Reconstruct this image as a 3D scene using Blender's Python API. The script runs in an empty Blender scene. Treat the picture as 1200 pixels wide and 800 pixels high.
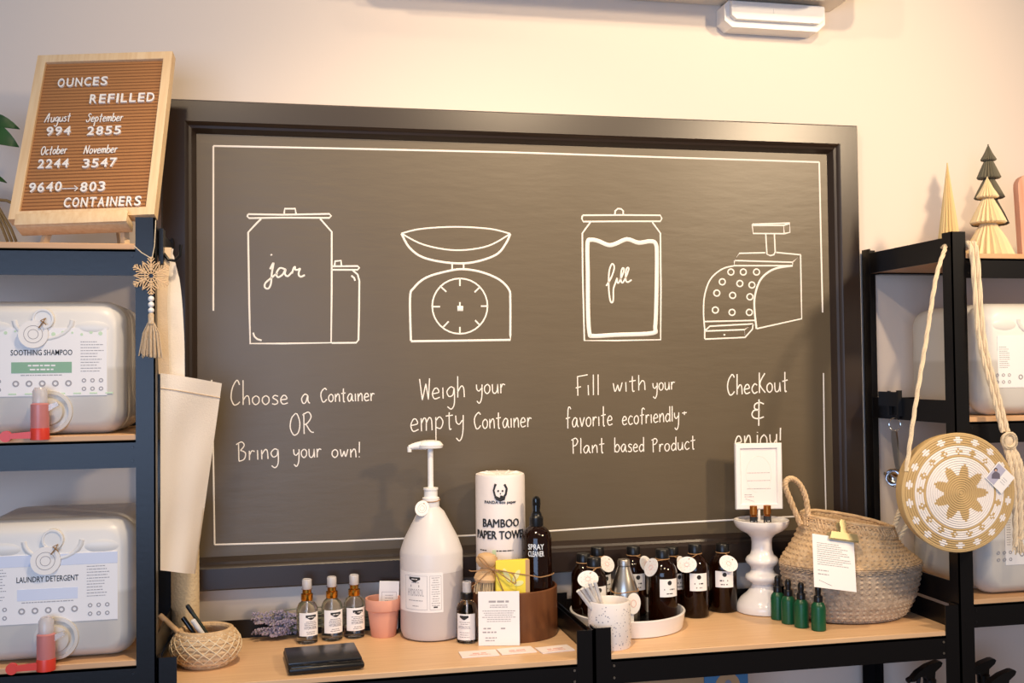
import bpy, bmesh, math, random
import numpy as np
from mathutils import Matrix, Vector, Euler
random.seed(7)
S = bpy.context.scene
COL = S.collection
PI = math.pi

# ------------------------------------------------------------------ camera
F = 1242.49                       # focal length in pixels of a 1200 px wide frame
YAW, PITCH, ROLL = 0.20779498, 0.0266115, -0.01183054
CAM = np.array([0.0, -2.55, 1.5])
def cam_axes():
    cy, sy = math.cos(YAW), math.sin(YAW); cp, sp = math.cos(PITCH), math.sin(PITCH); cr, sr = math.cos(ROLL), math.sin(ROLL)
    f = np.array([sy*cp, cy*cp, sp]); r = np.array([cy, -sy, 0]); u = np.cross(r, f)
    return np.array([cr*r + sr*u, -sr*r + cr*u, f])
AX = cam_axes()
cd = bpy.data.cameras.new('camera'); co = bpy.data.objects.new('camera', cd); COL.objects.link(co)
cd.sensor_width = 36.0; cd.lens = F/1200*36.0; cd.clip_start = 0.05
mw = Matrix.Identity(4)
for i in range(3):
    mw[i][0] = AX[0][i]; mw[i][1] = AX[1][i]; mw[i][2] = -AX[2][i]; mw[i][3] = CAM[i]
co.matrix_world = mw
S.camera = co

# ------------------------------------------------------------------ light
def lin(h):
    h = h.lstrip('#'); o = []
    for i in (0, 2, 4):
        v = int(h[i:i+2], 16)/255; o.append(v/12.92 if v <= .04045 else ((v+.055)/1.055)**2.4)
    return (*o, 1.0)
W = bpy.data.worlds.new('world'); S.world = W; W.use_nodes = True
bg = W.node_tree.nodes['Background']; bg.inputs[0].default_value = (1.0, 0.88, 0.78, 1); bg.inputs[1].default_value = 0.25
def spot(name, loc, aim, power, col, ang, blend=.7, size=.05):
    l = bpy.data.lights.new(name, 'SPOT'); l.energy = power; l.color = col; l.spot_size = math.radians(ang); l.spot_blend = blend; l.shadow_soft_size = size
    o = bpy.data.objects.new(name, l); COL.objects.link(o); o.location = loc
    o.rotation_euler = (Vector(aim)-Vector(loc)).to_track_quat('-Z', 'Y').to_euler()
def area(name, loc, aim, power, col, sx, sy):
    l = bpy.data.lights.new(name, 'AREA'); l.energy = power; l.color = col; l.shape = 'RECTANGLE'; l.size = sx; l.size_y = sy
    o = bpy.data.objects.new(name, l); COL.objects.link(o); o.location = loc
    o.rotation_euler = (Vector(aim)-Vector(loc)).to_track_quat('-Z', 'Y').to_euler()
WARM = (1.0, .76, .50)
spot('desk_fill_spot', (.95, -2.1, 2.88), (1.1, 0, 2.05), 100, WARM, 68, 1.0, .05)
spot('desk_fill_spot', (-.35, -2.0, 2.98), (.7, 0, 2.1), 58, WARM, 82, 1.0, .05)
spot('desk_fill_spot', (2.25, -2.2, 2.62), (1.05, 0, 1.7), 165, WARM, 75, 1.0, .10)
spot('desk_fill_spot', (.2, -1.15, 2.98), (.3, -.42, .9), 104, WARM, 88, 1.0, .06)  # extra lamp added to brighten the desk, no such fitting known
area('window_daylight', (-1.25, -4.6, 1.45), (-.1, 0, 1.1), 84, (.45, .64, 1.0), 2.6, 1.6)
S.view_settings.view_transform = 'Standard'; S.view_settings.look = 'None'
S.view_settings.gamma = 1; S.view_settings.exposure = 0.06; S.view_settings.use_curve_mapping = False

# ------------------------------------------------------------------ measuring helpers
def ray(x, y): return AX.T @ np.array([(x-600)/F, (400-y)/F, 1.0])
def on(x, y, ax, v):
    d = ray(x, y); i = 'xyz'.index(ax); t = (v-CAM[i])/d[i]; return CAM + t*d
def onplane(x, y, o, n):
    d = ray(x, y); n = np.array(n); t = n @ (np.array(o)-CAM)/(n @ d); return CAM + t*d
def depth(p): return float(AX[2] @ (np.array(p)-CAM))
def desk(px, py, rpx, z):
    """centre of a round thing whose front foot shows at px,py; returns location and metres per pixel"""
    p = on(px, py, 'z', z); k = depth(p)/F; h = (p-CAM)*np.array([1, 1, 0]); h /= np.linalg.norm(h)
    c = p + h*rpx*k
    return c, depth(c)/F
def face(p): return math.atan2(CAM[0]-p[0], -(CAM[1]-p[1]))

# ------------------------------------------------------------------ materials
def nn(t, k, **kw):
    n = t.nodes.new(k)
    for a, b in kw.items(): setattr(n, a, b)
    return n
def mat(name, col, rough=.5, metal=0, trans=0, ior=1.45, bump=None, var=None, coat=0, spec=None, transl=0):
    """var=(scale, other colour, stretch xyz)   bump=(scale, strength, stretch)"""
    m = bpy.data.materials.new(name); m.use_nodes = True; t = m.node_tree; b = t.nodes['Principled BSDF']
    c = lin(col) if isinstance(col, str) else col
    b.inputs['Base Color'].default_value = c; b.inputs['Roughness'].default_value = rough; b.inputs['Metallic'].default_value = metal
    b.inputs['Transmission Weight'].default_value = trans; b.inputs['IOR'].default_value = ior; b.inputs['Coat Weight'].default_value = coat
    if spec is not None: b.inputs['Specular IOR Level'].default_value = spec
    tc = nn(t, 'ShaderNodeTexCoord')
    def noise(scale, stretch, detail=4):
        mp = nn(t, 'ShaderNodeMapping'); mp.inputs['Scale'].default_value = stretch; t.links.new(tc.outputs['Object'], mp.inputs[0])
        n = nn(t, 'ShaderNodeTexNoise'); n.inputs['Scale'].default_value = scale; n.inputs['Detail'].default_value = detail
        t.links.new(mp.outputs[0], n.inputs['Vector']); return n
    if var:
        n = noise(var[0], var[2] if len(var) > 2 else (1, 1, 1)); r = nn(t, 'ShaderNodeValToRGB')
        r.color_ramp.elements[0].position = .35; r.color_ramp.elements[1].position = .68
        r.color_ramp.elements[0].color = c; r.color_ramp.elements[1].color = lin(var[1])
        t.links.new(n.outputs[0], r.inputs[0]); t.links.new(r.outputs[0], b.inputs['Base Color'])
    if bump:
        n = noise(bump[0], bump[2] if len(bump) > 2 else (1, 1, 1), 5); bp = nn(t, 'ShaderNodeBump')
        bp.inputs['Strength'].default_value = bump[1]; bp.inputs['Distance'].default_value = .004
        t.links.new(n.outputs[0], bp.inputs['Height']); t.links.new(bp.outputs[0], b.inputs['Normal'])
    if transl:
        tr = nn(t, 'ShaderNodeBsdfTranslucent'); tr.inputs[0].default_value = c
        mx = nn(t, 'ShaderNodeMixShader'); mx.inputs[0].default_value = transl
        t.links.new(b.outputs[0], mx.inputs[1]); t.links.new(tr.outputs[0], mx.inputs[2])
        t.links.new(mx.outputs[0], t.nodes['Material Output'].inputs[0])
    return m
M = dict(
 wall=mat('wall_paint', '#E6D9CC', .75, bump=(45, .08)),
 floor=mat('floor_wood', '#8A735C', .5, var=(6, '#6E5A46', (1, 12, 1))),
 black=mat('black_metal', '#0E0D0F', .30, bump=(120, .03), spec=.4),
 blackp=mat('black_plastic', '#121214', .32),
 dgrey=mat('dark_plastic', '#26262A', .3),
 gloss=mat('black_gloss', '#0B0B0D', .08),
 lam=mat('desk_laminate', '#E8C195', .42, var=(5, '#DFB589', (1.2, 22, 8))),
 shelf=mat('shelf_board', '#D9AE82', .5, var=(5, '#CDA073', (1.2, 22, 8))),
 frame=mat('chalkboard_frame_paint', '#2B201A', .31, bump=(200, .02), spec=.75),
 chalk=mat('chalk', '#F4EEE6', .9),
 pine=mat('pine', '#EDD0A6', .55, var=(9, '#E2C093', (14, 14, 1.0))),
 felt=mat('tan_felt', '#AB7749', .95, bump=(400, .2)),
 white=mat('white_plastic', '#F1EFEC', .35),
 whitem=mat('white_matte', '#F3F0EC', .6),
 paper=mat('paper', '#F5F2F0', .7),
 ink=mat('ink', '#2A2A2C', .7),
 grey=mat('grey_print', '#A9A6A8', .7),
 pink=mat('pink_print', '#E3A79C', .7),
 green=mat('green_print', '#8FB79A', .7),
 lgreen=mat('light_green_print', '#CDE4C2', .7),
 lyel=mat('pale_yellow_print', '#EDEBA8', .7),
 blue=mat('blue_print', '#DBE2F3', .7),
 red=mat('red_plastic', '#E2412F', .35),
 redt=mat('red_translucent', '#F29A94', .3, trans=.35),
 clearpl=mat('clear_plastic', '#F2EEEE', .25, trans=.5),
 gold=mat('gold_metal', '#C98F3A', .22, 1),
 brass=mat('pale_gold_metal', '#CBBE92', .42, .7),
 steel=mat('brushed_steel', '#C9C3BA', .28, 1),
 chrome=mat('chrome', '#C8C8CA', .12, 1),
 glass=mat('clear_glass', '#FBFCFC', .02, trans=1, ior=1.3),
 amber=mat('amber_glass', '#341505', .04, trans=.75, ior=1.4),
 amber2=mat('small_amber_glass', '#8A4A16', .08, trans=.4),
 greeng=mat('frosted_green_glass', '#0F5A38', .35, trans=.25),
 terra=mat('terracotta', '#E3A48C', .8, bump=(90, .1)),
 acacia=mat('acacia_wood', '#633B22', .42, var=(9, '#7C4E2E', (5, 5, .4))),
 beech=mat('beech', '#DDB98C', .55, var=(12, '#D0A878', (1, 1, 6))),
 bristle=mat('bristle', '#D9C29A', .8),
 twine=mat('jute_twine', '#A9825A', .9, bump=(500, .4)),
 yellow=mat('yellow_wrap', '#EFD94A', .6),
 kraft=mat('kraft_card', '#C09A70', .8),
 cream=mat('cream_canvas', '#FCF3E8', .9, bump=(350, .25), transl=.15),
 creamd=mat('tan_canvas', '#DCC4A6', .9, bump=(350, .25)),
 knit=mat('knitted_cream', '#DCC6A0', .9, bump=(180, .6)),
 seag=mat('seagrass', '#E2C39A', .85, var=(60, '#CBA97E', (1, 1, 2)), bump=(240, .6)),
 seagd=mat('grey_seagrass', '#C6B29B', .85, var=(60, '#A8947F', (1, 1, 2)), bump=(240, .6)),
 straw=mat('cream_straw', '#E8D6B4', .8),
 coilg=mat('golden_straw', '#CBAC78', .8, bump=(600, .3)),
 coilw=mat('white_straw', '#F3ECE6', .8, bump=(600, .3)),
 cord=mat('cream_cord', '#E6D2B2', .9, bump=(300, .4)),
 jug=mat('milky_plastic', '#F7F4EE', .34, transl=.18),
 jugd=mat('milky_gallon', '#F5F0EE', .35, transl=.2),
 liq=mat('gallon_full_part', '#DDD5D2', .35, transl=.15),
 ply=mat('thin_plywood', '#E0BE92', .6),
 terraz=mat('terrazzo', '#EFE7E2', .55),
 speck=mat('terrazzo_specks', '#8C8C98', .6),
 cer=mat('glazed_ceramic', '#F0ECE9', .18),
 leaf=mat('leaf_green', '#264A2A', .4, var=(18, '#34602F')),
 stem=mat('stem_brown', '#9A7A48', .7),
 lav=mat('lavender_flower', '#8E8AA6', .9, var=(300, '#B8A8B0')),
 lavs=mat('lavender_stalk', '#7C8070', .9),
 paperg=mat('gold_paper', '#DCC08A', .7),
 paperc=mat('cream_paper', '#E6CFA2', .75),
 paperd=mat('olive_grey_paper', '#6B6654', .75),
 rose=mat('pink_wood', '#D9A48A', .6, var=(9, '#C98F74', (10, 10, 1))),
 greenp=mat('dark_green_paint', '#1F2A24', .4),
 cards=mat('blush_card', '#F6EAE6', .7),
 skin=mat('printed_portrait', '#6A6474', .7),
 bluebox=mat('blue_carton', '#4C7FA8', .6),
 tag=mat('white_tag', '#F3EFEA', .7),
)
# olive chalkboard: brushed plaster look, colour varies softly with the paint
cb = mat('chalkboard_paint', '#5F5340', .40, var=(3, '#5A4E3B', (1, 1, 1)), bump=(34, .12, (.35, 1, 1.5)), spec=.74)
M['board'] = cb

# ------------------------------------------------------------------ mesh builder
def liquid_line(m, z, col):
    """the filled part of a milky container looks greyer below its liquid level"""
    t = m.node_tree; b = t.nodes['Principled BSDF']; c = tuple(b.inputs['Base Color'].default_value)
    tc = nn(t, 'ShaderNodeTexCoord'); sp = nn(t, 'ShaderNodeSeparateXYZ'); r = nn(t, 'ShaderNodeMapRange'); mx = nn(t, 'ShaderNodeMix', data_type='RGBA')
    r.inputs[1].default_value = z-.004; r.inputs[2].default_value = z+.004
    t.links.new(tc.outputs['Object'], sp.inputs[0]); t.links.new(sp.outputs[2], r.inputs[0]); t.links.new(r.outputs[0], mx.inputs[0])
    mx.inputs[6].default_value = lin(col); mx.inputs[7].default_value = c; t.links.new(mx.outputs[2], b.inputs['Base Color'])
liquid_line(M['jug'], .128, '#E2DDD4')
class MB:
    def __init__(s): s.v = []; s.f = []; s.m = []
    def add(s, vs, fs, X=None, mi=0):
        o = len(s.v)
        s.v += [tuple(X @ Vector(p)) if X is not None else tuple(p) for p in vs]
        s.f += [tuple(i+o for i in f) for f in fs]; s.m += [mi]*len(fs); return s
    def box(s, c, d, X=None, mi=0):
        x, y, z = c; a, b, e = d[0]/2, d[1]/2, d[2]/2
        vs = [(x+i*a, y+j*b, z+k*e) for i in (-1, 1) for j in (-1, 1) for k in (-1, 1)]
        return s.add(vs, [(0, 1, 3, 2), (4, 6, 7, 5), (0, 4, 5, 1), (2, 3, 7, 6), (0, 2, 6, 4), (1, 5, 7, 3)], X, mi)
    def span(s, a, b, X=None, mi=0):
        return s.box([(p+q)/2 for p, q in zip(a, b)], [abs(q-p) for p, q in zip(a, b)], X, mi)
    def rbox(s, c, d, r, seg=3, X=None, mi=0, axes=None):
        bm = bmesh.new(); bmesh.ops.create_cube(bm, size=1)
        for v in bm.verts: v.co = Vector((v.co.x*d[0], v.co.y*d[1], v.co.z*d[2]))
        es = bm.edges[:]
        if axes is not None:
            es = [e for e in es if abs((e.verts[0].co-e.verts[1].co).normalized()['xyz'.index(axes)]) > .9]
        bmesh.ops.bevel(bm, geom=es, offset=r, segments=seg, profile=.5, affect='EDGES')
        vs = [tuple(v.co+Vector(c)) for v in bm.verts]; bm.verts.index_update(); fs = [tuple(v.index for v in f.verts) for f in bm.faces]
        bm.free(); return s.add(vs, fs, X, mi)
    def lathe(s, prof, seg=32, c=(0, 0, 0), X=None, mi=0, ex=1, ey=1, pleat=0, fn=None):
        vs = []; fs = []
        for r, z in prof:
            for i in range(seg):
                a = 2*PI*i/seg; q = r*(1-pleat*(i % 2))
                p = (c[0]+q*ex*math.cos(a), c[1]+q*ey*math.sin(a), c[2]+z)
                vs.append(fn(p, a, z) if fn else p)
        n = len(prof)
        for j in range(n-1):
            for i in range(seg):
                k = (i+1) % seg; fs.append((j*seg+i, j*seg+k, (j+1)*seg+k, (j+1)*seg+i))
        fs.append(tuple(range(seg))[::-1]); fs.append(tuple((n-1)*seg+i for i in range(seg)))
        return s.add(vs, fs, X, mi)
    def cyl(s, c, r, h, seg=24, X=None, mi=0): return s.lathe([(r, 0), (r, h)], seg, c, X, mi)
    def tube(s, path, r, seg=8, closed=False, mi=0, flat=1.0, X=None):
        P = [Vector(p) for p in path]; n = len(P)
        if n < 2: return s
        vs = []; fs = []; up = None
        for i in range(n):
            if closed: t = P[(i+1) % n]-P[i-1]
            else: t = P[min(i+1, n-1)]-P[max(i-1, 0)]
            t = t.normalized() if t.length > 1e-9 else Vector((0, 0, 1))
            if up is None:
                up = Vector((0, 1, 0)) if abs(t.y) < .9 else Vector((1, 0, 0))
            b = t.cross(up); b = b.normalized() if b.length > 1e-6 else Vector((1, 0, 0)); up = b.cross(t).normalized()
            rr = r[i] if isinstance(r, (list, tuple)) else r
            for j in range(seg):
                a = 2*PI*j/seg; vs.append(P[i]+b*rr*math.cos(a)+up*rr*flat*math.sin(a))
        for i in range(n if closed else n-1):
            k = (i+1) % n
            for j in range(seg):
                l = (j+1) % seg; fs.append((i*seg+j, i*seg+l, k*seg+l, k*seg+j))
        if not closed: fs.append(tuple(range(seg))[::-1]); fs.append(tuple((n-1)*seg+j for j in range(seg)))
        return s.add(vs, fs, X, mi)
    def prism(s, poly, y0, y1, X=None, mi=0):
        """poly in x,z extruded from y0 (front) to y1 (back)"""
        n = len(poly); vs = [(x, y0, z) for x, z in poly]+[(x, y1, z) for x, z in poly]
        fs = [tuple(range(n)), tuple(range(2*n-1, n-1, -1))]+[(i, n+i, n+(i+1) % n, (i+1) % n) for i in range(n)]
        return s.add(vs, fs, X, mi)
    def ball(s, c, r, seg=14, rings=8, X=None, sc=(1, 1, 1), mi=0):
        pr = [(max(1e-5, math.sin(PI*i/rings)), -math.cos(PI*i/rings)) for i in range(rings+1)]
        vs = []; fs = []
        for q, z in pr:
            for i in range(seg): a = 2*PI*i/seg; vs.append((c[0]+r*sc[0]*q*math.cos(a), c[1]+r*sc[1]*q*math.sin(a), c[2]+r*sc[2]*z))
        for j in range(rings):
            for i in range(seg): k = (i+1) % seg; fs.append((j*seg+i, j*seg+k, (j+1)*seg+k, (j+1)*seg+i))
        return s.add(vs, fs, X, mi)
    def patch(s, R, a0, a1, z0, z1, t=.0006, n=16, X=None, mi=0):
        """label wrapped on a cylinder of radius R; angle 0 faces -y"""
        vs = []
        for q in (R, R+t):
            for i in range(n+1):
                a = a0+(a1-a0)*i/n
                for z in (z0, z1): vs.append((q*math.sin(a), -q*math.cos(a), z))
        N = 2*(n+1); fs = []
        for i in range(n):
            a = 2*i; fs += [(N+a, N+a+2, N+a+3, N+a+1), (a, a+1, a+3, a+2), (a, a+2, N+a+2, N+a), (a+1, N+a+1, N+a+3, a+3)]
        fs += [(0, N, N+1, 1), (2*n, 2*n+1, N+2*n+1, N+2*n)]
        return s.add(vs, fs, X, mi)
    def ribbon(s, path, wd, w, t, X=None, mi=0):
        """strap: path points, width direction wd, width w (number or list), thickness t"""
        P = [Vector(p) for p in path]; n = len(P); wd = Vector(wd).normalized(); vs = []
        for i in range(n):
            tt = (P[min(i+1, n-1)]-P[max(i-1, 0)]).normalized(); nd = tt.cross(wd).normalized(); ww = w[i] if isinstance(w, (list, tuple)) else w
            vs += [P[i]-wd*ww/2-nd*t/2, P[i]+wd*ww/2-nd*t/2, P[i]+wd*ww/2+nd*t/2, P[i]-wd*ww/2+nd*t/2]
        fs = [(0, 1, 2, 3), tuple(4*(n-1)+k for k in (3, 2, 1, 0))]
        for i in range(n-1):
            for k in range(4): l = (k+1) % 4; fs.append((4*i+k, 4*i+4+k, 4*i+4+l, 4*i+l))
        return s.add(vs, fs, X, mi)
    def build(s, name, ms, parent=None, ang=38, label=None):
        me = bpy.data.meshes.new(name); me.from_pydata([tuple(v) for v in s.v], [], s.f)
        ms = ms if isinstance(ms, (list, tuple)) else [ms]
        for m in ms: me.materials.append(M[m] if isinstance(m, str) else m)
        if len(ms) > 1: me.polygons.foreach_set('material_index', s.m)
        bm = bmesh.new(); bm.from_mesh(me); bmesh.ops.recalc_face_normals(bm, faces=bm.faces[:]); bm.to_mesh(me); bm.free()
        me.polygons.foreach_set('use_smooth', [True]*len(me.polygons)); me.set_sharp_from_angle(angle=math.radians(ang)); me.update()
        o = bpy.data.objects.new(name, me); COL.objects.link(o)
        if parent is not None: o.parent = parent
        if label: o['label'] = label
        return o

def thing(name, label, cat, loc=(0, 0, 0), rz=0, group=None):
    o = bpy.data.objects.new(name, None); COL.objects.link(o); o.empty_display_size = .02
    o.location = tuple(loc); o.rotation_euler = (0, 0, rz); o['label'] = label; o['category'] = cat
    if group: o['group'] = group
    return o
def tag(o, label, cat, group=None):
    o['label'] = label; o['category'] = cat
    if group: o['group'] = group
    return o
def struct(name, mb, m):
    o = mb.build(name, m); o['kind'] = 'structure'; return o
def dup(root, loc, rz, label):
    r = root.copy(); COL.objects.link(r); r.location = tuple(loc); r.rotation_euler = (0, 0, rz); r['label'] = label
    for ch in list(root.children):
        c = ch.copy(); COL.objects.link(c); c.parent = r
        for g in ch.children:
            d = g.copy(); COL.objects.link(d); d.parent = c
    return r
def smooth(pts, n=6, closed=False):
    P = [np.array(p, float) for p in pts]; N = len(P)
    if N < 3: return P
    out = []
    rng = range(N) if closed else range(N-1)
    for i in rng:
        if closed: a, b, c, d = P[i-1], P[i], P[(i+1) % N], P[(i+2) % N]
        else: a, b, c, d = P[max(i-1, 0)], P[i], P[i+1], P[min(i+2, N-1)]
        for k in range(n):
            t = k/n; out.append(.5*((2*b)+(c-a)*t+(2*a-5*b+4*c-d)*t*t+(3*b-a-3*c+d)*t**3))
    if not closed: out.append(P[-1])
    return out

# ---- lettering
def flat(o, u, v, n):
    o, u, v, n = (np.array(q, float) for q in (o, u, v, n)); return lambda a, b, w: tuple(o+u*a+v*b+n*w)
FRONT = flat((0, 0, 0), (1, 0, 0), (0, 0, 1), (0, -1, 0))
def front_at(x, y, z): return flat((x, y, z), (1, 0, 0), (0, 0, 1), (0, -1, 0))
def wrapR(R, a0=0, z=0): return lambda a, b, w: ((R+w)*math.sin(a0+a/R), -(R+w)*math.cos(a0+a/R), z+b)
_tc = {}
def text_geo(s, res=2, bold=0):
    key = (s, res, bold)
    if key not in _tc:
        c = bpy.data.curves.new('t', 'FONT'); c.body = s; c.size = 1; c.resolution_u = res; c.offset = bold; c.extrude = .02
        o = bpy.data.objects.new('t', c); COL.objects.link(o)
        bpy.context.view_layer.update()
        me = bpy.data.meshes.new_from_object(o.evaluated_get(bpy.context.evaluated_depsgraph_get()))
        vs = [tuple(v.co) for v in me.vertices]; fs = [tuple(p.vertices) for p in me.polygons]
        bpy.data.objects.remove(o); bpy.data.curves.remove(c); bpy.data.meshes.remove(me); _tc[key] = (vs, fs)
    return _tc[key]
def text(mb, s, place, x0, x1, z, h, t=.0005, bold=0, mi=0, res=2):
    """block text between x0 and x1 on baseline z with capital height h"""
    vs, fs = text_geo(s, res, bold)
    a = min(v[0] for v in vs); b = max(v[0] for v in vs); k = (x1-x0)/(b-a); kh = h/.69
    return mb.add([place(x0+(v[0]-a)*k, z+v[1]*kh, t*(1 if v[2] > 0 else -.2)) for v in vs], fs, None, mi)
def bar(mb, place, x0, x1, z0, z1, t=.0004, mi=0, n=1):
    vs = []
    for i in range(n+1):
        x = x0+(x1-x0)*i/n
        vs += [place(x, z0, -.0001), place(x, z1, -.0001), place(x, z1, t), place(x, z0, t)]
    fs = [(0, 1, 2, 3), tuple(4*n+k for k in (3, 2, 1, 0))]
    for i in range(n):
        for k in range(4): l = (k+1) % 4; fs.append((4*i+k, 4*i+4+k, 4*i+4+l, 4*i+l))
    return mb.add(vs, fs, None, mi)
def disc(mb, place, x, z, r, t=.0004, n=14, mi=0, r0=0):
    if r0:
        vs = []
        for i in range(n):
            a = 2*PI*i/n; c, s_ = math.cos(a), math.sin(a)
            vs += [place(x+r0*c, z+r0*s_, 0), place(x+r*c, z+r*s_, 0), place(x+r*c, z+r*s_, t), place(x+r0*c, z+r0*s_, t)]
        fs = []
        for i in range(n):
            j = (i+1) % n
            for k in range(4): l = (k+1) % 4; fs.append((4*i+k, 4*j+k, 4*j+l, 4*i+l))
        return mb.add(vs, fs, None, mi)
    vs = [place(x+r*math.cos(2*PI*i/n), z+r*math.sin(2*PI*i/n), q) for q in (-.0001, t) for i in range(n)]
    fs = [tuple(range(n)), tuple(range(2*n-1, n-1, -1))]+[(i, (i+1) % n, n+(i+1) % n, n+i) for i in range(n)]
    return mb.add(vs, fs, None, mi)
def fine(mb, place, x0, x1, z0, z1, rows, h, t=.0003, centre=False, mi=0, fill=.85):
    """rows of small print too small to read"""
    for i in range(rows):
        z = z1-(z1-z0)*(i+.5)/rows; w = (x1-x0)*random.uniform(fill-.25, fill+.12); w = min(w, x1-x0)
        s = (x0+x1)/2-w/2 if centre else x0; x = s
        while x < s+w:
            l = min(random.uniform(1.5, 5)*h, s+w-x)
            if l > h*.4: bar(mb, place, x, x+l, z-h/2, z+h/2, t, mi)
            x += l+h*.7
    return mb
GL = {
'a': (.9, [[(.7,.85),(.4,1),(.08,.55),(.22,.05),(.5,.15),(.7,.85),(.72,.25),(.9,0)]]),
'b': (.8, [[(.05,2),(.06,0)],[(.05,.5),(.4,1),(.75,.6),(.6,.1),(.3,0),(.06,.2)]]),
'c': (.72,[[(.65,.85),(.35,1),(.05,.5),(.3,0),(.7,.15)]]),
'd': (.78,[[(.65,.7),(.38,.95),(.05,.5),(.25,.02),(.6,.25),(.66,.6)],[(.66,2),(.7,0)]]),
'e': (.75,[[(.08,.5),(.62,.6),(.5,.95),(.25,.95),(.05,.5),(.25,.03),(.72,.15)]]),
'f': (.68,[[(.68,1.8),(.5,2),(.3,1.7),(.28,-.1)],[(0,.95),(.58,1.05)]]),
'g': (.8, [[(.7,.85),(.38,1),(.05,.6),(.25,.15),(.6,.3),(.7,.9),(.72,-.5),(.45,-1),(.1,-.75)]]),
'h': (.75,[[(.08,2),(.09,0)],[(.09,.5),(.4,1),(.62,.8),(.68,0)]]),
'i': (.28,[[(.1,1),(.13,0)]]),
'j': (.5, [[(.4,1),(.4,-.6),(.2,-1),(0,-.7)],[(.4,1.4),(.42,1.5)]]),
'k': (.75,[[(.05,2),(.07,0)],[(.7,1.8),(.12,.95),(.75,0)]]),
'K': (.75,[[(.05,2),(.07,0)],[(.7,1.9),(.12,.95),(.75,0)]]),
'l': (.25,[[(.1,2),(.11,0)]]),
'm': (1.1,[[(.05,1),(.08,0)],[(.08,.6),(.3,1),(.48,.8),(.5,0)],[(.5,.6),(.75,1),(.95,.8),(1,0)]]),
'n': (.75,[[(.06,1),(.09,0)],[(.09,.5),(.4,1),(.6,.8),(.66,0)]]),
'o': (.78,[[(.4,1),(.1,.75),(.08,.3),(.35,0),(.65,.25),(.66,.75),(.4,1)]]),
'p': (.8, [[(.08,1),(.1,-1)],[(.08,.7),(.4,1),(.7,.6),(.5,.1),(.12,.2)]]),
'r': (.6, [[(.08,1),(.1,0)],[(.1,.5),(.3,.95),(.58,.88)]]),
's': (.65,[[(.6,.9),(.3,1),(.12,.75),(.5,.45),(.55,.15),(.3,0),(.05,.1)]]),
't': (.68,[[(.3,1.9),(.32,.1),(.5,0)],[(0,1.05),(.62,1.15)]]),
'u': (.8, [[(.05,1),(.1,.2),(.35,0),(.6,.3),(.66,1)],[(.66,1),(.72,0)]]),
'v': (.7, [[(.05,1),(.32,0)],[(.32,0),(.65,1)]]),
'w': (1.0,[[(.05,1),(.22,.1),(.48,.8)],[(.48,.8),(.65,.1),(.9,1)]]),
'y': (.78,[[(.05,1),(.1,.5),(.35,.3),(.62,.6)],[(.7,1),(.66,-.4),(.4,-1),(.1,-.75)]]),
'C': (.95,[[(.85,1.7),(.6,2),(.18,1.5),(.06,.8),(.3,.05),(.6,.05),(.88,.35)]]),
'O': (1.0,[[(.5,2),(.15,1.6),(.05,.8),(.35,0),(.75,.2),(.9,1.1),(.7,1.85),(.5,2)]]),
'R': (1.0,[[(.1,1.95),(.14,0)],[(0,1.8),(.5,2),(.75,1.6),(.5,1.15),(.14,.95)],[(.3,1),(.7,.2),(1,.05)]]),
'B': (.9, [[(.12,1.9),(.15,0)],[(-.1,1.75),(.4,2),(.65,1.6),(.3,1.1)],[(.3,1.1),(.75,.8),(.65,.15),(.15,-.05)]]),
'W': (1.02,[[(.05,2),(.3,0)],[(.3,0),(.62,1.5)],[(.62,1.5),(.85,0)],[(.85,0),(.95,2)]]),
'F': (.75,[[(.12,1.85),(.15,0)],[(.1,1.85),(.95,2)],[(-.02,.75),(.4,.85)]]),
'P': (.85,[[(.15,1.9),(.18,0)],[(-.05,1.75),(.45,2),(.72,1.6),(.5,1.1),(.2,1)]]),
'A': (1.2,[[(.05,0),(.6,2),(.75,1.9),(.8,0)],[(.25,.8),(1,.95)]]),
'S': (.9, [[(.85,1.75),(.5,2),(.25,1.5),(.7,.9),(.6,.2),(.2,0),(0,.4)]]),
'N': (1.1,[[(.05,0),(.15,2)],[(.15,2),(.8,0)],[(.8,0),(.95,2)]]),
'!': (.35,[[(.15,2),(.13,.55)],[(.13,.1),(.14,0)]]),
'+': (.8, [[(.4,1.3),(.4,.5)],[(.05,.9),(.75,.95)]]),
}
def hand(word, cap, xh, slant=0):
    """list of strokes in pixels, x from 0 to total, y up"""
    out = []; x = 0
    for ch in word:
        w, st = GL[ch]
        for q in st:
            pts = smooth(q, 5) if len(q) > 2 else q
            pp = []
            for a, b in pts:
                y = b*xh if b <= 1 else xh+(b-1)*(cap-xh)
                pp.append((x+a, y))
            out.append(pp)
        x += w+.14
    return out, x-.14
def word_strokes(word, p0, p1, cap, xh, slant=0):
    st, W_ = hand(word, cap, xh); res = []
    for q in st:
        r = []
        for a, y in q:
            t = a/W_; bx = p0[0]+(p1[0]-p0[0])*t; by = p0[1]+(p1[1]-p0[1])*t
            r.append((bx+slant*y, by-y))
        res.append(r)
    return res

# ================================================================== SETTING
struct('wall_back', MB().span((-4, 0, 0), (5, .12, 3.6)), 'wall')
struct('floor', MB().span((-4, -6, -.1), (5, .12, 0)), 'floor')

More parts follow.
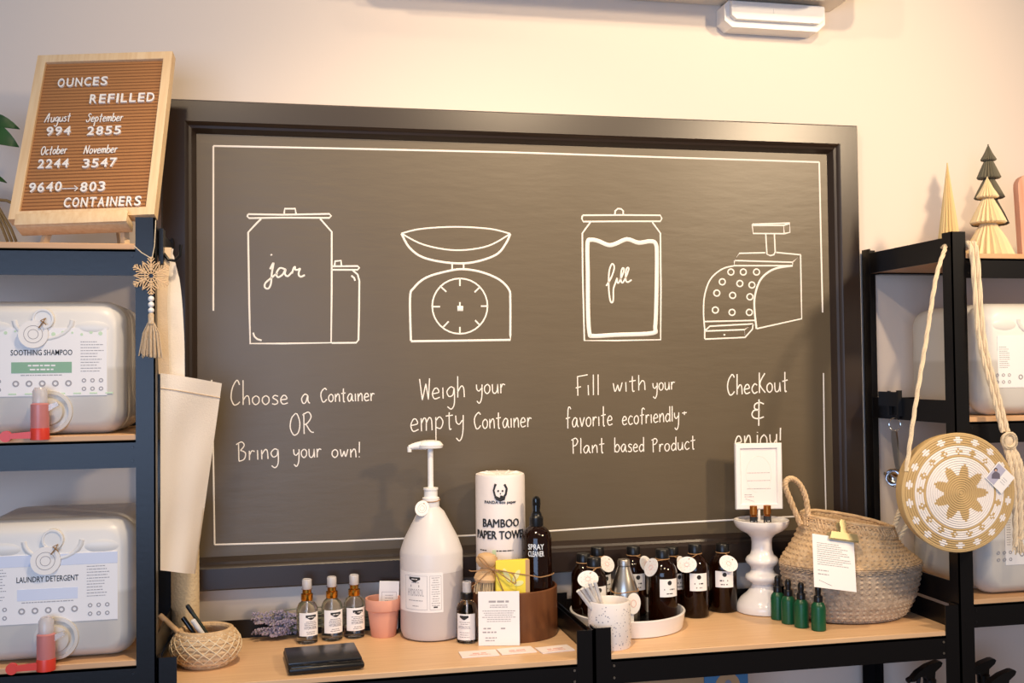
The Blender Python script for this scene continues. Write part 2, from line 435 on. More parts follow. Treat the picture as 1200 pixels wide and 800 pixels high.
# ================================================================== CHALKBOARD
BX0, BX1, BZ0, BZ1 = -.281, 1.457, 1.007, 2.126          # outer frame
IX0, IX1, IZ0, IZ1 = -.205, 1.391, 1.079, 2.053          # opening
cbt = thing('chalkboard', 'big olive chalkboard in a black frame with white step by step drawings', 'chalkboard', (0, 0, BZ0))
def cbz(mb): mb.v = [(x, y, z-BZ0) for x, y, z in mb.v]; return mb
FIELD = -.020
cbz(MB().span((IX0-.01, FIELD, IZ0-.01), (IX1+.01, -.006, IZ1+.01))).build('writing_surface', 'board', cbt)
fm = MB()
prof = [(0, 0.002), (0, -.040), (.004, -.045), (.052, -.045), (.056, -.042), (.060, -.036), (.066, -.034), (.076, -.019), (.076, .002)]
vs = []
for (cx, cz, sx, sz) in ((BX0, BZ0, 1, 1), (BX1, BZ0, -1, 1), (BX1, BZ1, -1, -1), (BX0, BZ1, 1, -1)):
    for d, y in prof: vs.append((cx+sx*d, y-.002, cz+sz*d*.96))
n = len(prof); fs = []
for c in range(4):
    e = (c+1) % 4
    for j in range(n):
        k = (j+1) % n; fs.append((c*n+j, e*n+j, e*n+k, c*n+k))
cbz(fm.add(vs, fs)).build('frame', 'frame', cbt, ang=25)
def pxb(x, y): p = on(x, y, 'y', FIELD); return (p[0], FIELD-.0002, p[2])
def draw(strokes, name, w=.0019, label=None):
    mb = MB()
    for s in strokes:
        if isinstance(s, tuple): q, ww = s
        else: q, ww = s, w
        mb.tube([pxb(*p) for p in q], ww, 6, flat=.35)
    o = cbz(mb).build(name, 'chalk', cbt)
    if label: o['label'] = label
def cr(o, sc): return lambda pts: [(o[0]+x/sc, o[1]+y/sc) for x, y in pts]
def sm(pts, n=6): return [tuple(p) for p in smooth(pts, n)]
def circ(x, y, r, n=24, ry=None): return [(x+r*math.cos(2*PI*i/n), y+(ry or r)*math.sin(2*PI*i/n)) for i in range(n+1)]
# border line, in four broken runs as in the drawing
draw([([(250, 171), (400, 174), (600, 178.5), (800, 185), (960, 190)], .0022), ([(960, 190), (962, 280), (964, 366)], .0022), ([(250, 171), (250, 270), (250, 364)], .002),
      ([(248, 445), (250, 540), (251.5, 638)], .0018), ([(251.5, 638), (400, 634), (600, 625), (760, 614), (950, 604), (968, 603)], .002), ([(965, 437), (966, 520), (968, 603)], .0018)], 'chalk_border')
A = cr((230, 150), 2.962)
draw([A(p) for p in (
    [(180,299),(300,301),(462,298),(468,305),(462,312),(300,311),(183,313),(177,306),(180,299)],
    [(305,297),(307,280),(343,280),(346,297)],
    [(225,315),(205,335),(180,362),(182,500),(184,620),(187,748),(300,748),(468,745),(470,560),(470,360),(430,315)],
    [(470,480),(560,479),(566,485),(560,492),(470,492)], [(480,478),(482,462),(502,460),(504,478)],
    [(543,494),(560,508),(566,530),(565,640),(563,735),(555,745),(470,746)],
    [(538,512),(548,520),(551,530)], [(197,710),(202,724),(212,733),(227,737)],
    sm([(256,490),(268,468),(262,505),(259,540),(250,557),(238,553),(240,538),(258,522),(282,503)]), [(259,438),(262,442)],
    sm([(308,490),(290,486),(278,505),(284,518),(300,508),(310,490),(308,508),(318,514),(332,500)]),
    sm([(332,505),(338,486),(343,482),(343,491),(352,492),(360,488),(356,500),(356,511),(364,516),(377,510)]))], 'chalk_jar_drawing', .0021)
sc = [A(p) for p in (
    sm([(712,366),(780,350),(900,343),(1020,350),(1090,367)]), sm([(712,366),(790,405),(900,424),(1010,410),(1090,367)]),
    [(888,470),(888,490)], [(928,468),(928,490)], [(915,520),(915,548)], [(915,690),(915,714)], [(820,620),(846,620)], [(988,618),(1012,618)],
    [(850,552),(868,568)], [(982,554),(966,570)], [(858,690),(876,671)], [(984,684),(968,667)], [(915,604),(915,620)], circ(915, 618, 96, 32))]
sc += [(A(sm([(712,366),(740,415),(790,450),(880,468),(960,466),(1040,440),(1075,400),(1090,367)])), .0026),
       (A(sm([(745,738),(742,590),(755,555),(800,518),(880,495),(930,490),(990,500),(1050,525),(1085,560),(1090,600),(1090,735)])+[(900,738),(745,740)]), .0026),
       (A([(906,626),(926,626)]), .0062)]
draw(sc, 'chalk_scale_drawing', .0019)
B = cr((620, 150), 2.964)
draw([B(p) for p in (
    [(186,303),(320,302),(456,303),(461,314),(456,324),(320,324),(188,325),(183,314),(186,303)], [(298,302),(299,288),(308,280),(320,281),(327,288),(327,302)],
    [(213,327),(185,365),(186,500),(192,738),(300,738),(457,735),(458,560),(456,365),(428,327)],
    sm([(268,548),(285,520),(296,485),(288,472),(278,500),(277,560),(283,602),(292,600),(293,560),(299,540),(306,521),(306,534),(311,537),(322,516),(330,492),(325,486),(320,500),(319,528),(325,537),(336,518),(346,490),(341,485),(336,500),(336,528),(343,535),(356,527)]),
    )]+[(B(sm([(204,500),(203,400),(215,388),(240,392),(275,406),(300,402),(340,386),(380,398),(420,393),(440,402),(444,450),(442,600),(438,690),(428,712),(300,718),(222,722),(210,712),(205,640),(204,500)], 5)), .0052)],
    'chalk_fill_jar_drawing', .0020)
draw([B(p) for p in (
    [(775,334),(905,330),(906,362),(886,367),(778,366),(775,334)], [(778,338),(884,338),(886,367)], [(884,338),(904,332)],
    [(822,368),(826,438),(838,443),(850,440),(855,430),(852,368)], [(820,433),(730,435),(713,460),(915,466),(943,440),(858,432)],
    [(713,460),(713,478),(915,478),(915,466)], [(943,440),(945,560),(947,662),(790,697)],
    sm([(713,478),(670,490),(630,525),(610,580),(606,640),(610,700)])+[(610,732)], [(610,672),(786,668)], [(610,705),(748,700),(750,727),(610,733)], [(612,703),(628,688),(778,680),(748,700)], [(778,680),(776,698),(750,727)],
    [(675,718),(681,718)]
    )]+[(B(sm([(915,478),(850,490),(805,525),(785,580),(783,630),(790,697)])), .0026)]
    +[(B(circ(x, y, 10.5, 14)), .0018) for x, y in ((701,500),(744,500),(790,500),(671,534),(732,540),(774,545),(652,573),(707,581),(767,586),(647,632),(705,640),(765,640))],
    'chalk_till_drawing', .0019)
def writing(words, name, w=.0013):
    for wd in words:
        mb = MB()
        st = wd if isinstance(wd, list) else word_strokes(*wd)
        for q in st: mb.tube([pxb(*p) for p in q], w, 6, flat=.35)
        cbz(mb).build(name, 'chalk', cbt)
writing([('Choose', (270, 474.5), (337.7, 473.5), 29, 10.5), ('a', (352.5, 473), (363, 472.5), 22, 11), ('Container', (375.5, 471), (439, 469.5), 16, 9)], 'chalk_writing')
writing([('OR', (339.5, 510), (367.8, 507), 25, 11)], 'chalk_writing')
writing([('Bring', (278, 540), (327, 536.5), 22, 11), ('your', (343.6, 536.4), (376.6, 535.5), 20, 10), ('own!', (388.5, 536), (423.3, 535.5), 18, 9.5)], 'chalk_writing')
writing([('Weigh', (491, 469), (545, 465), 25, 13), ('your', (557.8, 461.5), (592, 460.5), 20, 11)], 'chalk_writing')
writing([('empty', (480.8, 506), (543.9, 501), 20, 15), ('Container', (555.4, 502.5), (623, 500), 19, 11)], 'chalk_writing')
writing([('Fill', (675, 463.5), (703, 462.5), 24, 12), ('with', (718, 460), (756.7, 456.7), 18, 11), ('your', (764.7, 457.8), (790.8, 456), 18, 9)], 'chalk_writing')
writing([('favorite', (663, 501), (718, 498), 24, 11), ('ecofriendly', (729, 498), (796, 493), 18, 10), ('+', (799, 489), (805, 488.5), 10, 5.5)], 'chalk_writing')
writing([('Plant', (670, 531.5), (708.7, 530), 18, 9), ('based', (720, 529.5), (755, 529), 17, 9), ('Product', (764, 530), (815, 525.5), 16, 9)], 'chalk_writing')
Q = cr((820, 420), 6.667)
writing([('ChecKout', (852, 463), (923.5, 458), 24, 11)], 'chalk_writing', .0016)
writing([[Q([(463,318),(462,420),(461,525)]), Q(sm([(500,355),(468,343),(432,358),(430,392),(468,402),(425,405),(408,435),(422,462),(460,469),(500,455)]))]], 'chalk_writing', .0017)
writing([('enjoy!', (861, 528), (917, 525), 24, 17)], 'chalk_writing', .0017)

# ================================================================== RACKS AND TABLES
def post(mb, x0, x1, y0, y1, z0, z1, fx, fy):
    """L-section angle upright; fx/fy tell on which side the flanges lie"""
    t = .003
    mb.span((x0, y0 if fy < 0 else y1-t, z0), (x1, (y0+t) if fy < 0 else y1, z1))
    mb.span((x0 if fx < 0 else x1-t, y0, z0), ((x0+t) if fx < 0 else x1, y1, z1))
    return mb
PW = .036
def rack(name, label, cat, X0, X1, Y0, Y1, top, shelves, over=0, boardmat='shelf', rimup=0, holes=True, kind='table'):
    """shelves: list of (board top z, beam height)"""
    t = thing(name, label, cat, ((X0+X1)/2, (Y0+Y1)/2, 0)); ox, oy = (X0+X1)/2, (Y0+Y1)/2
    L = lambda mb: (setattr(mb, 'v', [(x-ox, y-oy, z) for x, y, z in mb.v]), mb)[1]
    for fx, xa in ((-1, X0), (1, X1-PW)):
        for fy, ya in ((-1, Y0), (1, Y1-PW)):
            p = L(post(MB(), xa, xa+PW, ya, ya+PW, 0, top, fx, fy)).build('post', 'black', t)
    for z, bh in shelves:
        b0 = z-.012
        L(MB().rbox(((X0+X1)/2, (Y0+Y1)/2, z-.006), (X1-X0-.0085, Y1-Y0-.004, .0118), .0015, 1)).build('shelf_board' if kind == 'rack' else 'tabletop', boardmat, t)
        # front beam carries the board, its upper lip hidden under the edge
        L(MB().span((X0+PW-.002, Y0+.0005, b0-bh), (X1-PW+.002, Y0+.0045, b0)).span((X0+PW-.002, Y0+.0005, b0-.004), (X1-PW+.002, Y0+.03, b0))).build('front_beam', 'black', t)
        up = rimup
        L(MB().span((X0+PW-.002, Y1-.0045, b0-bh+up), (X1-PW+.002, Y1-.0005, b0+up+.001)).span((X0+PW-.002, Y1-.03, b0-.004), (X1-PW+.002, Y1-.001, b0))).build('rear_beam', 'black', t)
        for xs in (X0+.0006, X1-.0036):
            L(MB().span((xs, Y0+PW-.004, b0-.003), (xs+.003, Y1-PW+.004, b0+up+.004))).build('side_beam', 'black', t)
        if holes:
            for xs in (X0+PW+.006, X1-PW-.006):
                mb = MB()
                for dz in (-.25, -.75):
                    mb.lathe([(.0028, 0), (.0024, .0012)], 10, X=Matrix.Translation((xs, Y0+.0006, b0+bh*dz)) @ Matrix.Rotation(PI/2, 4, 'X'))
                L(mb).build('rivet', 'steel' if kind == 'table' else 'blackp', t)
    return t
LX1 = -.252; LX0 = LX1-.92
rack('metal_shelving_rack', 'black metal shelving rack on the left holding labelled refill containers', 'shelving rack', LX0, LX1, -.405, -.05, 1.803, [(1.752, .050), (1.385, .052), (.955, .052), (.52, .05), (.1, .05)], rimup=.046, kind='rack')
RX0 = 1.479; RX1 = RX0+.92
rack('metal_shelving_rack', 'black metal shelving rack on the right with paper trees on top', 'shelving rack', RX0, RX1, -.400, -.015, 1.803, [(1.754, .045), (1.380, .048), (.967, .051), (.52, .05), (.1, .05)], rimup=.046, kind='rack')
DL, DR = .897, .902
rack('metal_work_table', 'left black metal table with wood top under the spray bottles and kitchen scale', 'table', -.2505, .6195, -.402, -.04, .955, [(DL, .046), (.5, .04)], boardmat='lam', rimup=.052)
rack('metal_work_table', 'right black metal table with wood top under the amber bottles and belly basket', 'table', .6215, 1.4775, -.402, -.04, .958, [(DR, .05), (.5, .04)], boardmat='lam', rimup=.052)

# ================================================================== AIR CONDITIONER AND BOX
ac = thing('air_conditioner', 'long cream wall unit cut off by the top edge above the chalkboard', 'air conditioner', (.78, 0, 2.43))
mb = MB()
pr = [(-.66, .02), (-.62, 0), (.62, 0), (.665, .03), (.665, .28), (-.66, .28)]
mb.rbox((0, -.10, .15), (1.30, .198, .29), .035, 4, axes='y'); mb.build('casing', mat('cream_enamel', '#F2E8D8', .5), ac)
MB().rbox((0, -.15, -.003), (1.1, .07, .012), .004, 2).build('louver', 'white', ac)
p0 = on(852, 15, 'y', -.07); p1 = on(970, 20, 'y', -.07)
bxw = p1[0]-p0[0]
sb = thing('wall_sensor_box', 'small white plastic box with chamfered ends fixed under the wall unit', 'box', ((p0[0]+p1[0])/2, 0, 2.363))
mb = MB(); h = .068
mb.prism([(-bxw/2, .016), (-bxw/2+.02, 0), (bxw/2-.022, 0), (bxw/2, .02), (bxw/2, h-.004), (bxw/2-.01, h), (-bxw/2+.012, h), (-bxw/2, h-.012)], -.055, -.0015)
mb.prism([(-bxw/2+.012, .026), (-bxw/2+.025, .016), (bxw/2-.025, .016), (bxw/2-.01, .03), (bxw/2-.01, h-.008), (-bxw/2+.012, h-.008)], -.072, -.054)
mb.build('housing', 'white', sb, ang=20)
MB().rbox((-.012, -.0723, .041), (.003, .001, .012), .0004, 1).build('indicator_mark', 'paper', sb)

# ================================================================== LETTER BOARD ON EASEL
LB = thing('letter_board', 'tan felt letter board in a pine frame reading ounces refilled', 'letter board', (-.3941, -.36, 1.8076))
a, b, c = -.1911, -.4174, -.0311
R3 = Matrix.Rotation(a, 3, 'Z') @ Matrix.Rotation(b, 3, 'X') @ Matrix.Rotation(c, 3, 'Y')
LB.rotation_euler = R3.to_euler()
LBM = Matrix.Translation(LB.location) @ R3.to_4x4(); LBI = LBM.inverted()
lw, lh, lf = .2822, .4059, .0185
mb = MB(); pf = [(0, 0), (0, -.001), (lf-.001, -.001), (lf, 0), (lf, .022), (0, .022)]
vs = []
for cx, cz, sx, sz in ((-lw/2, 0, 1, 1), (lw/2, 0, -1, 1), (lw/2, lh, -1, -1), (-lw/2, lh, 1, -1)):
    vs += [(cx+sx*d, y, cz+sz*d) for d, y in pf]
n = len(pf); fs = [(c_*n+j, ((c_+1) % 4)*n+j, ((c_+1) % 4)*n+(j+1) % n, c_*n+(j+1) % n) for c_ in range(4) for j in range(n)]
mb.add(vs, fs).build('frame', 'pine', LB, ang=20)
mb = MB(); N = 46; z0, z1 = lf-.001, lh-lf+.001; pts = []
for i in range(N):
    za = z0+(z1-z0)*i/N; d = (z1-z0)/N
    pts += [(za, .0085), (za+d*.12, .0060), (za+d*.8, .0058), (za+d*.95, .0085)]
vs = [(x, y, z) for x in (-lw/2+lf-.001, lw/2-lf+.001) for z, y in pts]; K = len(pts)
fs = [(i, i+1, K+i+1, K+i) for i in range(K-1)]
mb.add(vs, fs); mb.span((-lw/2+lf-.001, .009, z0), (lw/2-lf+.001, .018, z1)); mb.build('felt_panel', 'felt', LB, ang=20)
LN = R3 @ Vector((0, -1, 0)); LO = LBM @ Vector((0, .0045, 0))
def lbp(x, y): q = LBI @ Vector(onplane(x, y, LO, LN)); return q
def lb_text(s, pa, pb, hpx):
    a_ = lbp(*pa); b_ = lbp(*pb); u = (b_-a_); W_ = u.length; u.normalize(); v = Vector((0, -1, 0)).cross(u) * -1
    v = u.cross(Vector((0, -1, 0)));  v = v if v.z > 0 else -v
    hh = hpx*1.86e-3
    n_ = len(s); pitch = W_/(n_-.22); wd = {'I': .28, 'L': .85, 'E': .85, 'F': .85, 'R': .95}
    tot = sum(wd.get(ch, 1) for ch in s)+.30*(n_-1); un = W_/tot; x_ = 0
    for ch in s:
        w_ = un*wd.get(ch, 1); vs_, fs_ = text_geo(ch, 3, .012); x0 = min(q[0] for q in vs_); x1 = max(q[0] for q in vs_)
        mb = MB(); mb.add([tuple(a_+u*(x_+(q[0]-x0)*w_/(x1-x0))+v*(q[1]*hh/.69)+Vector((0, -.0025 if q[2] > 0 else .0015, 0))) for q in vs_], fs_)
        mb.build('letter', 'white', LB); x_ += w_+.30*un
for s, pa, pb, hp in (('O U N C E S', (67.5, 102.5), (126, 99.8), 11.5), ('R E F I L L E D', (105, 121.6), (180.6, 119.2), 12), ('9 9 4', (54, 159.2), (82.5, 158.2), 11), ('2 8 5 5', (102, 158.8), (141.6, 157.4), 11),
                      ('2 2 4 4', (44, 197.6), (80, 196.4), 11), ('3 5 4 7', (96.6, 197), (136.5, 195.3), 11), ('9 6 4 0', (33.6, 225.7), (72, 224), 11.5), ('8 0 3', (94, 225), (123, 223.7), 11.5), ('C O N T A I N E R S', (74.4, 243.2), (165, 241), 11.5)):
    lb_text(s.replace(' ', '\u2009') if False else s.replace(' ', ''), pa, pb, hp)
def lb_strokes(strokes, r, name='letters'):
    mb = MB()
    for q in strokes: mb.tube([tuple(lbp(*p)+Vector((0, -.001, 0))) for p in q], r, 6)
    mb.build(name, 'white', LB)
for s, pa, pb in (('August', (52, 143.8), (82, 142.2)), ('September', (101, 143.2), (143.5, 142)), ('October', (47.5, 181.8), (78, 180)), ('November', (98, 180.6), (137, 179))):
    lb_strokes(word_strokes(s, pa, pb, 9.5, 5.5, .25), .0012)
lb_strokes([[(73, 221.5), (91, 220.8)], [(87.5, 218), (91.5, 220.8), (87.5, 224)]], .0011)
# easel
EZ = thing('tabletop_easel', 'small pine easel with a ledge holding up the felt letter board', 'easel', (-.40, -.30, 1.752))
EI = Matrix.Translation(EZ.location).inverted()
def ez(p): return tuple(EI @ Vector(p))
led = [LBM @ Vector(q) for q in ((-.112, 0, -.006), (.112, 0, -.006))]
la, lb_ = led; mid = (la+lb_)/2; dirx = (lb_-la).normalized()
X = Matrix.Translation(EI @ mid) @ R3.to_4x4()
mb = MB(); mb.rbox((-.012, .004, -.0105), (.215, .036, .019), .003, 2, X=X); mb.rbox((-.012, -.016, -.006), (.215, .006, .026), .002, 2, X=X); mb.build('ledge', 'pine', EZ)
for sx in (-.075, .075):
    top = LBM @ Vector((sx*.35, .0315, .30)); ft = np.array(LBM @ Vector((sx, .0315, -.015)))
    dv = ft-np.array(top); t = (1.7525-ft[2])/dv[2]; ft = ft+dv*t
    MB().tube([ez(top), ez(ft)], .0085, 4).build('leg', 'pine', EZ)
top = LBM @ Vector((0, .046, .27)); MB().tube([ez(top), ez((top.x+.02, -.115, 1.754))], .007, 4).build('rear_leg', 'pine', EZ)
MB().tube([ez(LBM @ Vector((-.055, .032, .11))), ez(LBM @ Vector((.055, .032, .11)))], .006, 4).build('crossbar', 'pine', EZ)

# ================================================================== HOUSE PLANT (top left)
pl = thing('potted_plant', 'leafy green plant in a dark pot behind the letter board', 'plant', (-.70, -.2, 1.752))
MB().lathe([(.05, 0), (.066, .10), (.07, .11), (.063, .115), (.055, .10), (.05, .09)], 28).build('pot', 'dgrey', pl)
MB().lathe([(.054, .088), (.05, .098)], 20).build('soil', 'stem', pl)
def leaf(tip, base, w, parent, curl=.02):
    t = Vector(tip); b_ = Vector(base); d = t-b_; L = d.length; d.normalize(); s = d.cross(Vector((0, -1, .35))).normalized(); nrm = s.cross(d)
    vs = []; n = 9
    for i in range(n):
        q = i/(n-1); ww = w*math.sin(PI*q**.8)**.8*(.999 if 0 < q < 1 else 0)+.0006; cpt = b_+d*L*q+nrm*(-curl*4*(q-.5)**2+curl)
        vs += [cpt-s*ww+nrm*ww*.25, cpt, cpt+s*ww+nrm*ww*.25]
    m_ = len(vs); vs += [v-nrm*.0012 for v in vs]
    fs = []
    for i in range(n-1):
        for j in (0, 1):
            q = 3*i+j; fs += [(q, q+1, q+4, q+3), (m_+q, m_+q+3, m_+q+4, m_+q+1)]
        fs += [(3*i, 3*i+3, m_+3*i+3, m_+3*i), (3*i+2, m_+3*i+2, m_+3*i+5, 3*i+5)]
    fs += [(0, m_, m_+1, 1), (1, m_+1, m_+2, 2), (3*n-3, 3*n-2, m_+3*n-2, m_+3*n-3), (3*n-2, 3*n-1, m_+3*n-1, m_+3*n-2)]
    MB().add([tuple(v) for v in vs], fs).build('leaf', 'leaf', parent, ang=70)
o = np.array(pl.location)
def rel(px, py, y): return tuple(on(px, py, 'y', y)-o)
leaf(rel(23, 151, -.22), rel(-22, 146, -.2), .016, pl); leaf(rel(22, 172, -.24), rel(-20, 160, -.2), .023, pl)
leaf(rel(20, 268, -.22), rel(54, 264, -.2), .022, pl); leaf(rel(8, 214, -.2), rel(-20, 212, -.2), .008, pl); leaf(rel(-8, 120, -.2), rel(-40, 150, -.2), .02, pl); leaf(rel(4, 250, -.22), rel(-30, 235, -.2), .012, pl)
for q in ([(-.01, 0, .095), rel(-15, 200, -.2), rel(-22, 146, -.2)], [(.01, 0, .095), rel(-12, 220, -.2), rel(-20, 160, -.2)], [(.02, -.02, .095), rel(8, 235, -.22), rel(30, 262, -.21), rel(54, 264, -.2)]):
    MB().tube([tuple(p) for p in smooth(q, 6)], .003, 6).build('stem', 'stem', pl)
for k in range(3):
    MB().tube([rel(-14+3*k, 228+2*k, -.24), rel(3+5*k, 268, -.25), rel(9+5*k, 283, -.25)], .0028, 6).build('stem', 'stem', pl)

# ================================================================== REFILL JUGS
def make_jug(name, label, cx, z, w=.295, h=.258, yf=-.383, yb=-.085, title=None, greenbar=False, tagx=-.012, spx=0.0, labx=(-.15, .123), labz=(.075, .205), group='five gallon refill containers on the racks', right=False):
    d = yb-yf; t = thing(name, label, 'container', (cx, (yf+yb)/2, z), 0, group)
    mb = MB(); r = .042
    # body: stacked rounded-square sections from back to front with a waist groove behind the front shoulder
    secs = [(-d/2, .80), (-d/2+.004, .86), (-d/2+.014, .93), (-d/2+.03, .985), (-d/2+.045, 1), (-d/2+.058, .985), (-d/2+.066, .955), (-d/2+.074, .985), (-d/2+.09, 1.0), (d/2-.06, 1), (d/2-.02, .97), (d/2-.005, .91), (d/2, .84)]
    vs = []; n = 0
    for y, k in secs:
        ring = []; rw, rh = w/2, h/2; rr = r
        for cxs, czs, a0 in ((1, 1, 0), (-1, 1, 90), (-1, -1, 180), (1, -1, 270)):
            for i in range(7):
                a_ = math.radians(a0+i*15); ring.append((cxs*(rw-rr)+rr*math.cos(a_), czs*(rh-rr)+rr*math.sin(a_)))
        inset = (1-k)*.11*1.1
        n = len(ring)
        for x_, z_ in ring:
            l = math.hypot(x_, z_); vs.append((x_*(1-inset/rw), y, h/2+z_*(1-inset/rh)))
    fs = [(j*n+i, j*n+(i+1) % n, (j+1)*n+(i+1) % n, (j+1)*n+i) for j in range(len(secs)-1) for i in range(n)]
    fs += [tuple(range(n))[::-1], tuple((len(secs)-1)*n+i for i in range(n))]
    mb.add(vs, fs); mb.build('body', 'jug', t, ang=60)
    y = -d/2
    # moulded handle boss and raised rim at the top, drain boss at the bottom
    mb = MB(); X = Matrix.Translation((0, y, 0)) @ Matrix.Rotation(PI/2, 4, 'X')
    for bx in (-.088, .088): mb.ball((bx, y+.004, h-.052), 1, 28, 14, sc=(.040, .0065, .016))
    mb.tube([*[(.052*math.sin(q*.26), y+.0035, h-.038-.036*math.cos(q*.26)) for q in range(-6, 7)]], .0062, 10)
    mb.build('moulded_ribs', 'jug', t)
    MB().lathe([(.020, -.004), (.020, .005), (.019, .006), (.016, .006), (.015, .0045)], 28, (0, 0, 0), Matrix.Translation((0, y, h-.036)) @ Matrix.Rotation(PI/2, 4, 'X')).build('moulded_cap', 'jug', t, ang=25)
    sx = spx; X = Matrix.Translation((sx+.012, y, .045)) @ Matrix.Rotation(PI/2, 4, 'X')
    MB().lathe([(.042, -.004), (.040, .004), (.034, .005), (.033, .001), (.026, .001), (.024, .012), (.016, .014)], 32, X=X).build('drain_boss', 'jug', t)
    # label
    LA = MB(); LA.span((labx[0], y-.0012, labz[0]), (labx[1], y+.002, labz[1])); lab = LA.build('label', 'paper', t)
    pl_ = front_at(0, y-.0012, 0); lx = (labx[0]+labx[1])/2 if False else spx-.003
    if title:
        mb = MB(); text(mb, title, pl_, lx-.055, lx+.055, labz[1]-.052, .0105, bold=.004); mb.build('lettering', 'ink', lab)
        bz = labz[1]-.082
        mb = MB(); bar(mb, pl_, lx-.054, lx+.054, bz-.004, bz+.017); mb.build('printed_band', 'green' if greenbar else 'blue', lab)
        if greenbar:
            mb = MB()
            text(mb, 'PEPPERMINT', pl_, lx-.03, lx+.03, bz+.0075, .0045, t=.0007) if False else fine(mb, pl_, lx-.034, lx+.034, bz-.001, bz+.014, 2, .003, t=.0007, centre=True)
            mb.build('printed_text', 'paper', lab)
            mb = MB()
            for k in range(14):
                x_ = labx[0]+.012+k*(labx[1]-labx[0]-.024)/13; disc(mb, pl_, x_, labz[1]-.010+random.uniform(-.003, .004), random.uniform(.002, .0055), n=7)
            for k in range(9): bar(mb, pl_, labx[0]+.01+k*.029, labx[0]+.024+k*.029, labz[0]+.003, labz[0]+.006)
            mb.build('printed_leaves', 'lgreen', lab)
        else:
            mb = MB(); bar(mb, pl_, labx[0], labx[1], labz[1]-.022, labz[1]-.001); mb.build('printed_band', 'blue', lab)
    mb = MB()
    iz = labz[0]+.024
    for k in range(5): disc(mb, pl_, lx-.046+k*.0235, iz, .0062, n=12, r0=.0032)
    for s_ in ((1,) if not right else (-1,)):
        for k in range(3):
            for q in (0, 1): disc(mb, pl_, lx+s_*(.076+.0155*k), iz-.011+.016*q, .0042, n=10, r0=.0022)
    if not right:
        for k in range(3):
            for q in (0, 1): disc(mb, pl_, lx-(.076+.0155*k), iz-.011+.016*q, .0042, n=10, r0=.0022)
    mb.build('printed_icons', 'grey', lab)
    mb = MB()
    for s_ in (-1, 1): 
        xa, xb = sorted((lx+s_*.07, lx+s_*.116)); xb = min(xb, labx[1]-.004); xa = max(xa, labx[0]+.004)
        fine(mb, pl_, xa, xb, iz+.02, labz[1]-.024, 11, .0014)
    fine(mb, pl_, lx-.05, lx+.05, iz+.012, iz+.02, 1, .0016, centre=True)
    mb.build('printed_text', 'grey', lab)
    # round hang tag
    if not right:
        tz = labz[1]-.012; X = Matrix.Translation((tagx, y-.006, tz)) @ Matrix.Rotation(PI/2, 4, 'X') @ Matrix.Rotation(.12, 4, 'Y')
        tg = MB().lathe([(.005, 0), (.0265, 0), (.0265, .0016), (.005, .0016)], 36, X=X).build('hang_tag', 'tag', t)
        mb = MB()
        for r_ in (.009, .0165): mb.tube([tuple(X @ Vector((r_*math.cos(i*PI/12), r_*math.sin(i*PI/12), .0016))) for i in range(24)], .0006, 4, closed=True)
        mb.build('printed_rings', 'grey', tg)
        MB().tube([(tagx+.010, y-.008, tz+.012), (tagx+.020, y-.014, tz+.024), (tagx+.022, y-.008, tz+.030), (tagx+.013, y-.006, tz+.026), (tagx+.024, y-.012, tz+.018)], .0012, 6).build('tag_string', 'twine', tg)
        # spigot
        ty = y-.030
        sp = MB(); sp.lathe([(.012, 0), (.014, .010), (.012, .028)], 18, X=Matrix.Translation((sx, y-.028, .050)) @ Matrix.Rotation(-PI/2, 4, 'X'))
        sp.lathe([(.010, .060), (.0135, .062), (.0135, .085), (.009, .092)], 18, (sx, ty, 0)); sp.prism([(sx+.012, .045), (sx+.034, .058), (sx+.030, .064), (sx+.012, .058)], ty-.004, ty+.004); spo = sp.build('spigot', 'clearpl', t)
        MB().lathe([(.0158, .012), (.0165, .016), (.0165, .060), (.012, .064)], 20, (sx, ty, 0)).build('spigot_tap', 'redt', spo)
        mb = MB(); mb.lathe([(.0172, -.006), (.0172, .013), (.0165, .016)], 20, (sx, ty, 0)); mb.prism([(sx-.012, -.003), (sx-.05, -.003), (sx-.05, .007), (sx-.012, .010)], ty-.010, ty-.003)
        X = Matrix.Translation((sx-.058, ty-.0005, .0015)) @ Matrix.Rotation(PI/2, 4, 'X'); mb.lathe([(.004, 0), (.0105, 0), (.0105, .009), (.004, .009)], 18, X=X)
        mb.build('spigot_handle', 'red', spo)
    return t
c1 = on(51, 430, 'y', -.383)[0]; c2 = on(62, 700, 'y', -.383)[0]
make_jug('refill_jug', 'milky plastic jug of soothing shampoo with red tap on the left rack middle shelf', c1, 1.3853, title='SOOTHING SHAMPOO', greenbar=True, tagx=-.017, spx=.0, labx=(-.15+.02, .115))
make_jug('refill_jug', 'milky plastic jug of laundry detergent with red tap on the left rack lower shelf', c2, .9553, title='LAUNDRY DETERGENT', h=.268, tagx=-.012, spx=-.006, labx=(-.15+.02, .117))
make_jug('refill_jug', 'milky plastic jug partly hidden on the middle shelf of the right rack', 1.563+.148, 1.3803, h=.262, right=True, title=None, labx=(-.108, .11), labz=(.065, .185))
make_jug('refill_jug', 'milky plastic jug behind the round woven bag on the right rack', 1.555+.148, .9673, h=.262, right=True, title=None, labx=(-.092, .115), labz=(.07, .20))

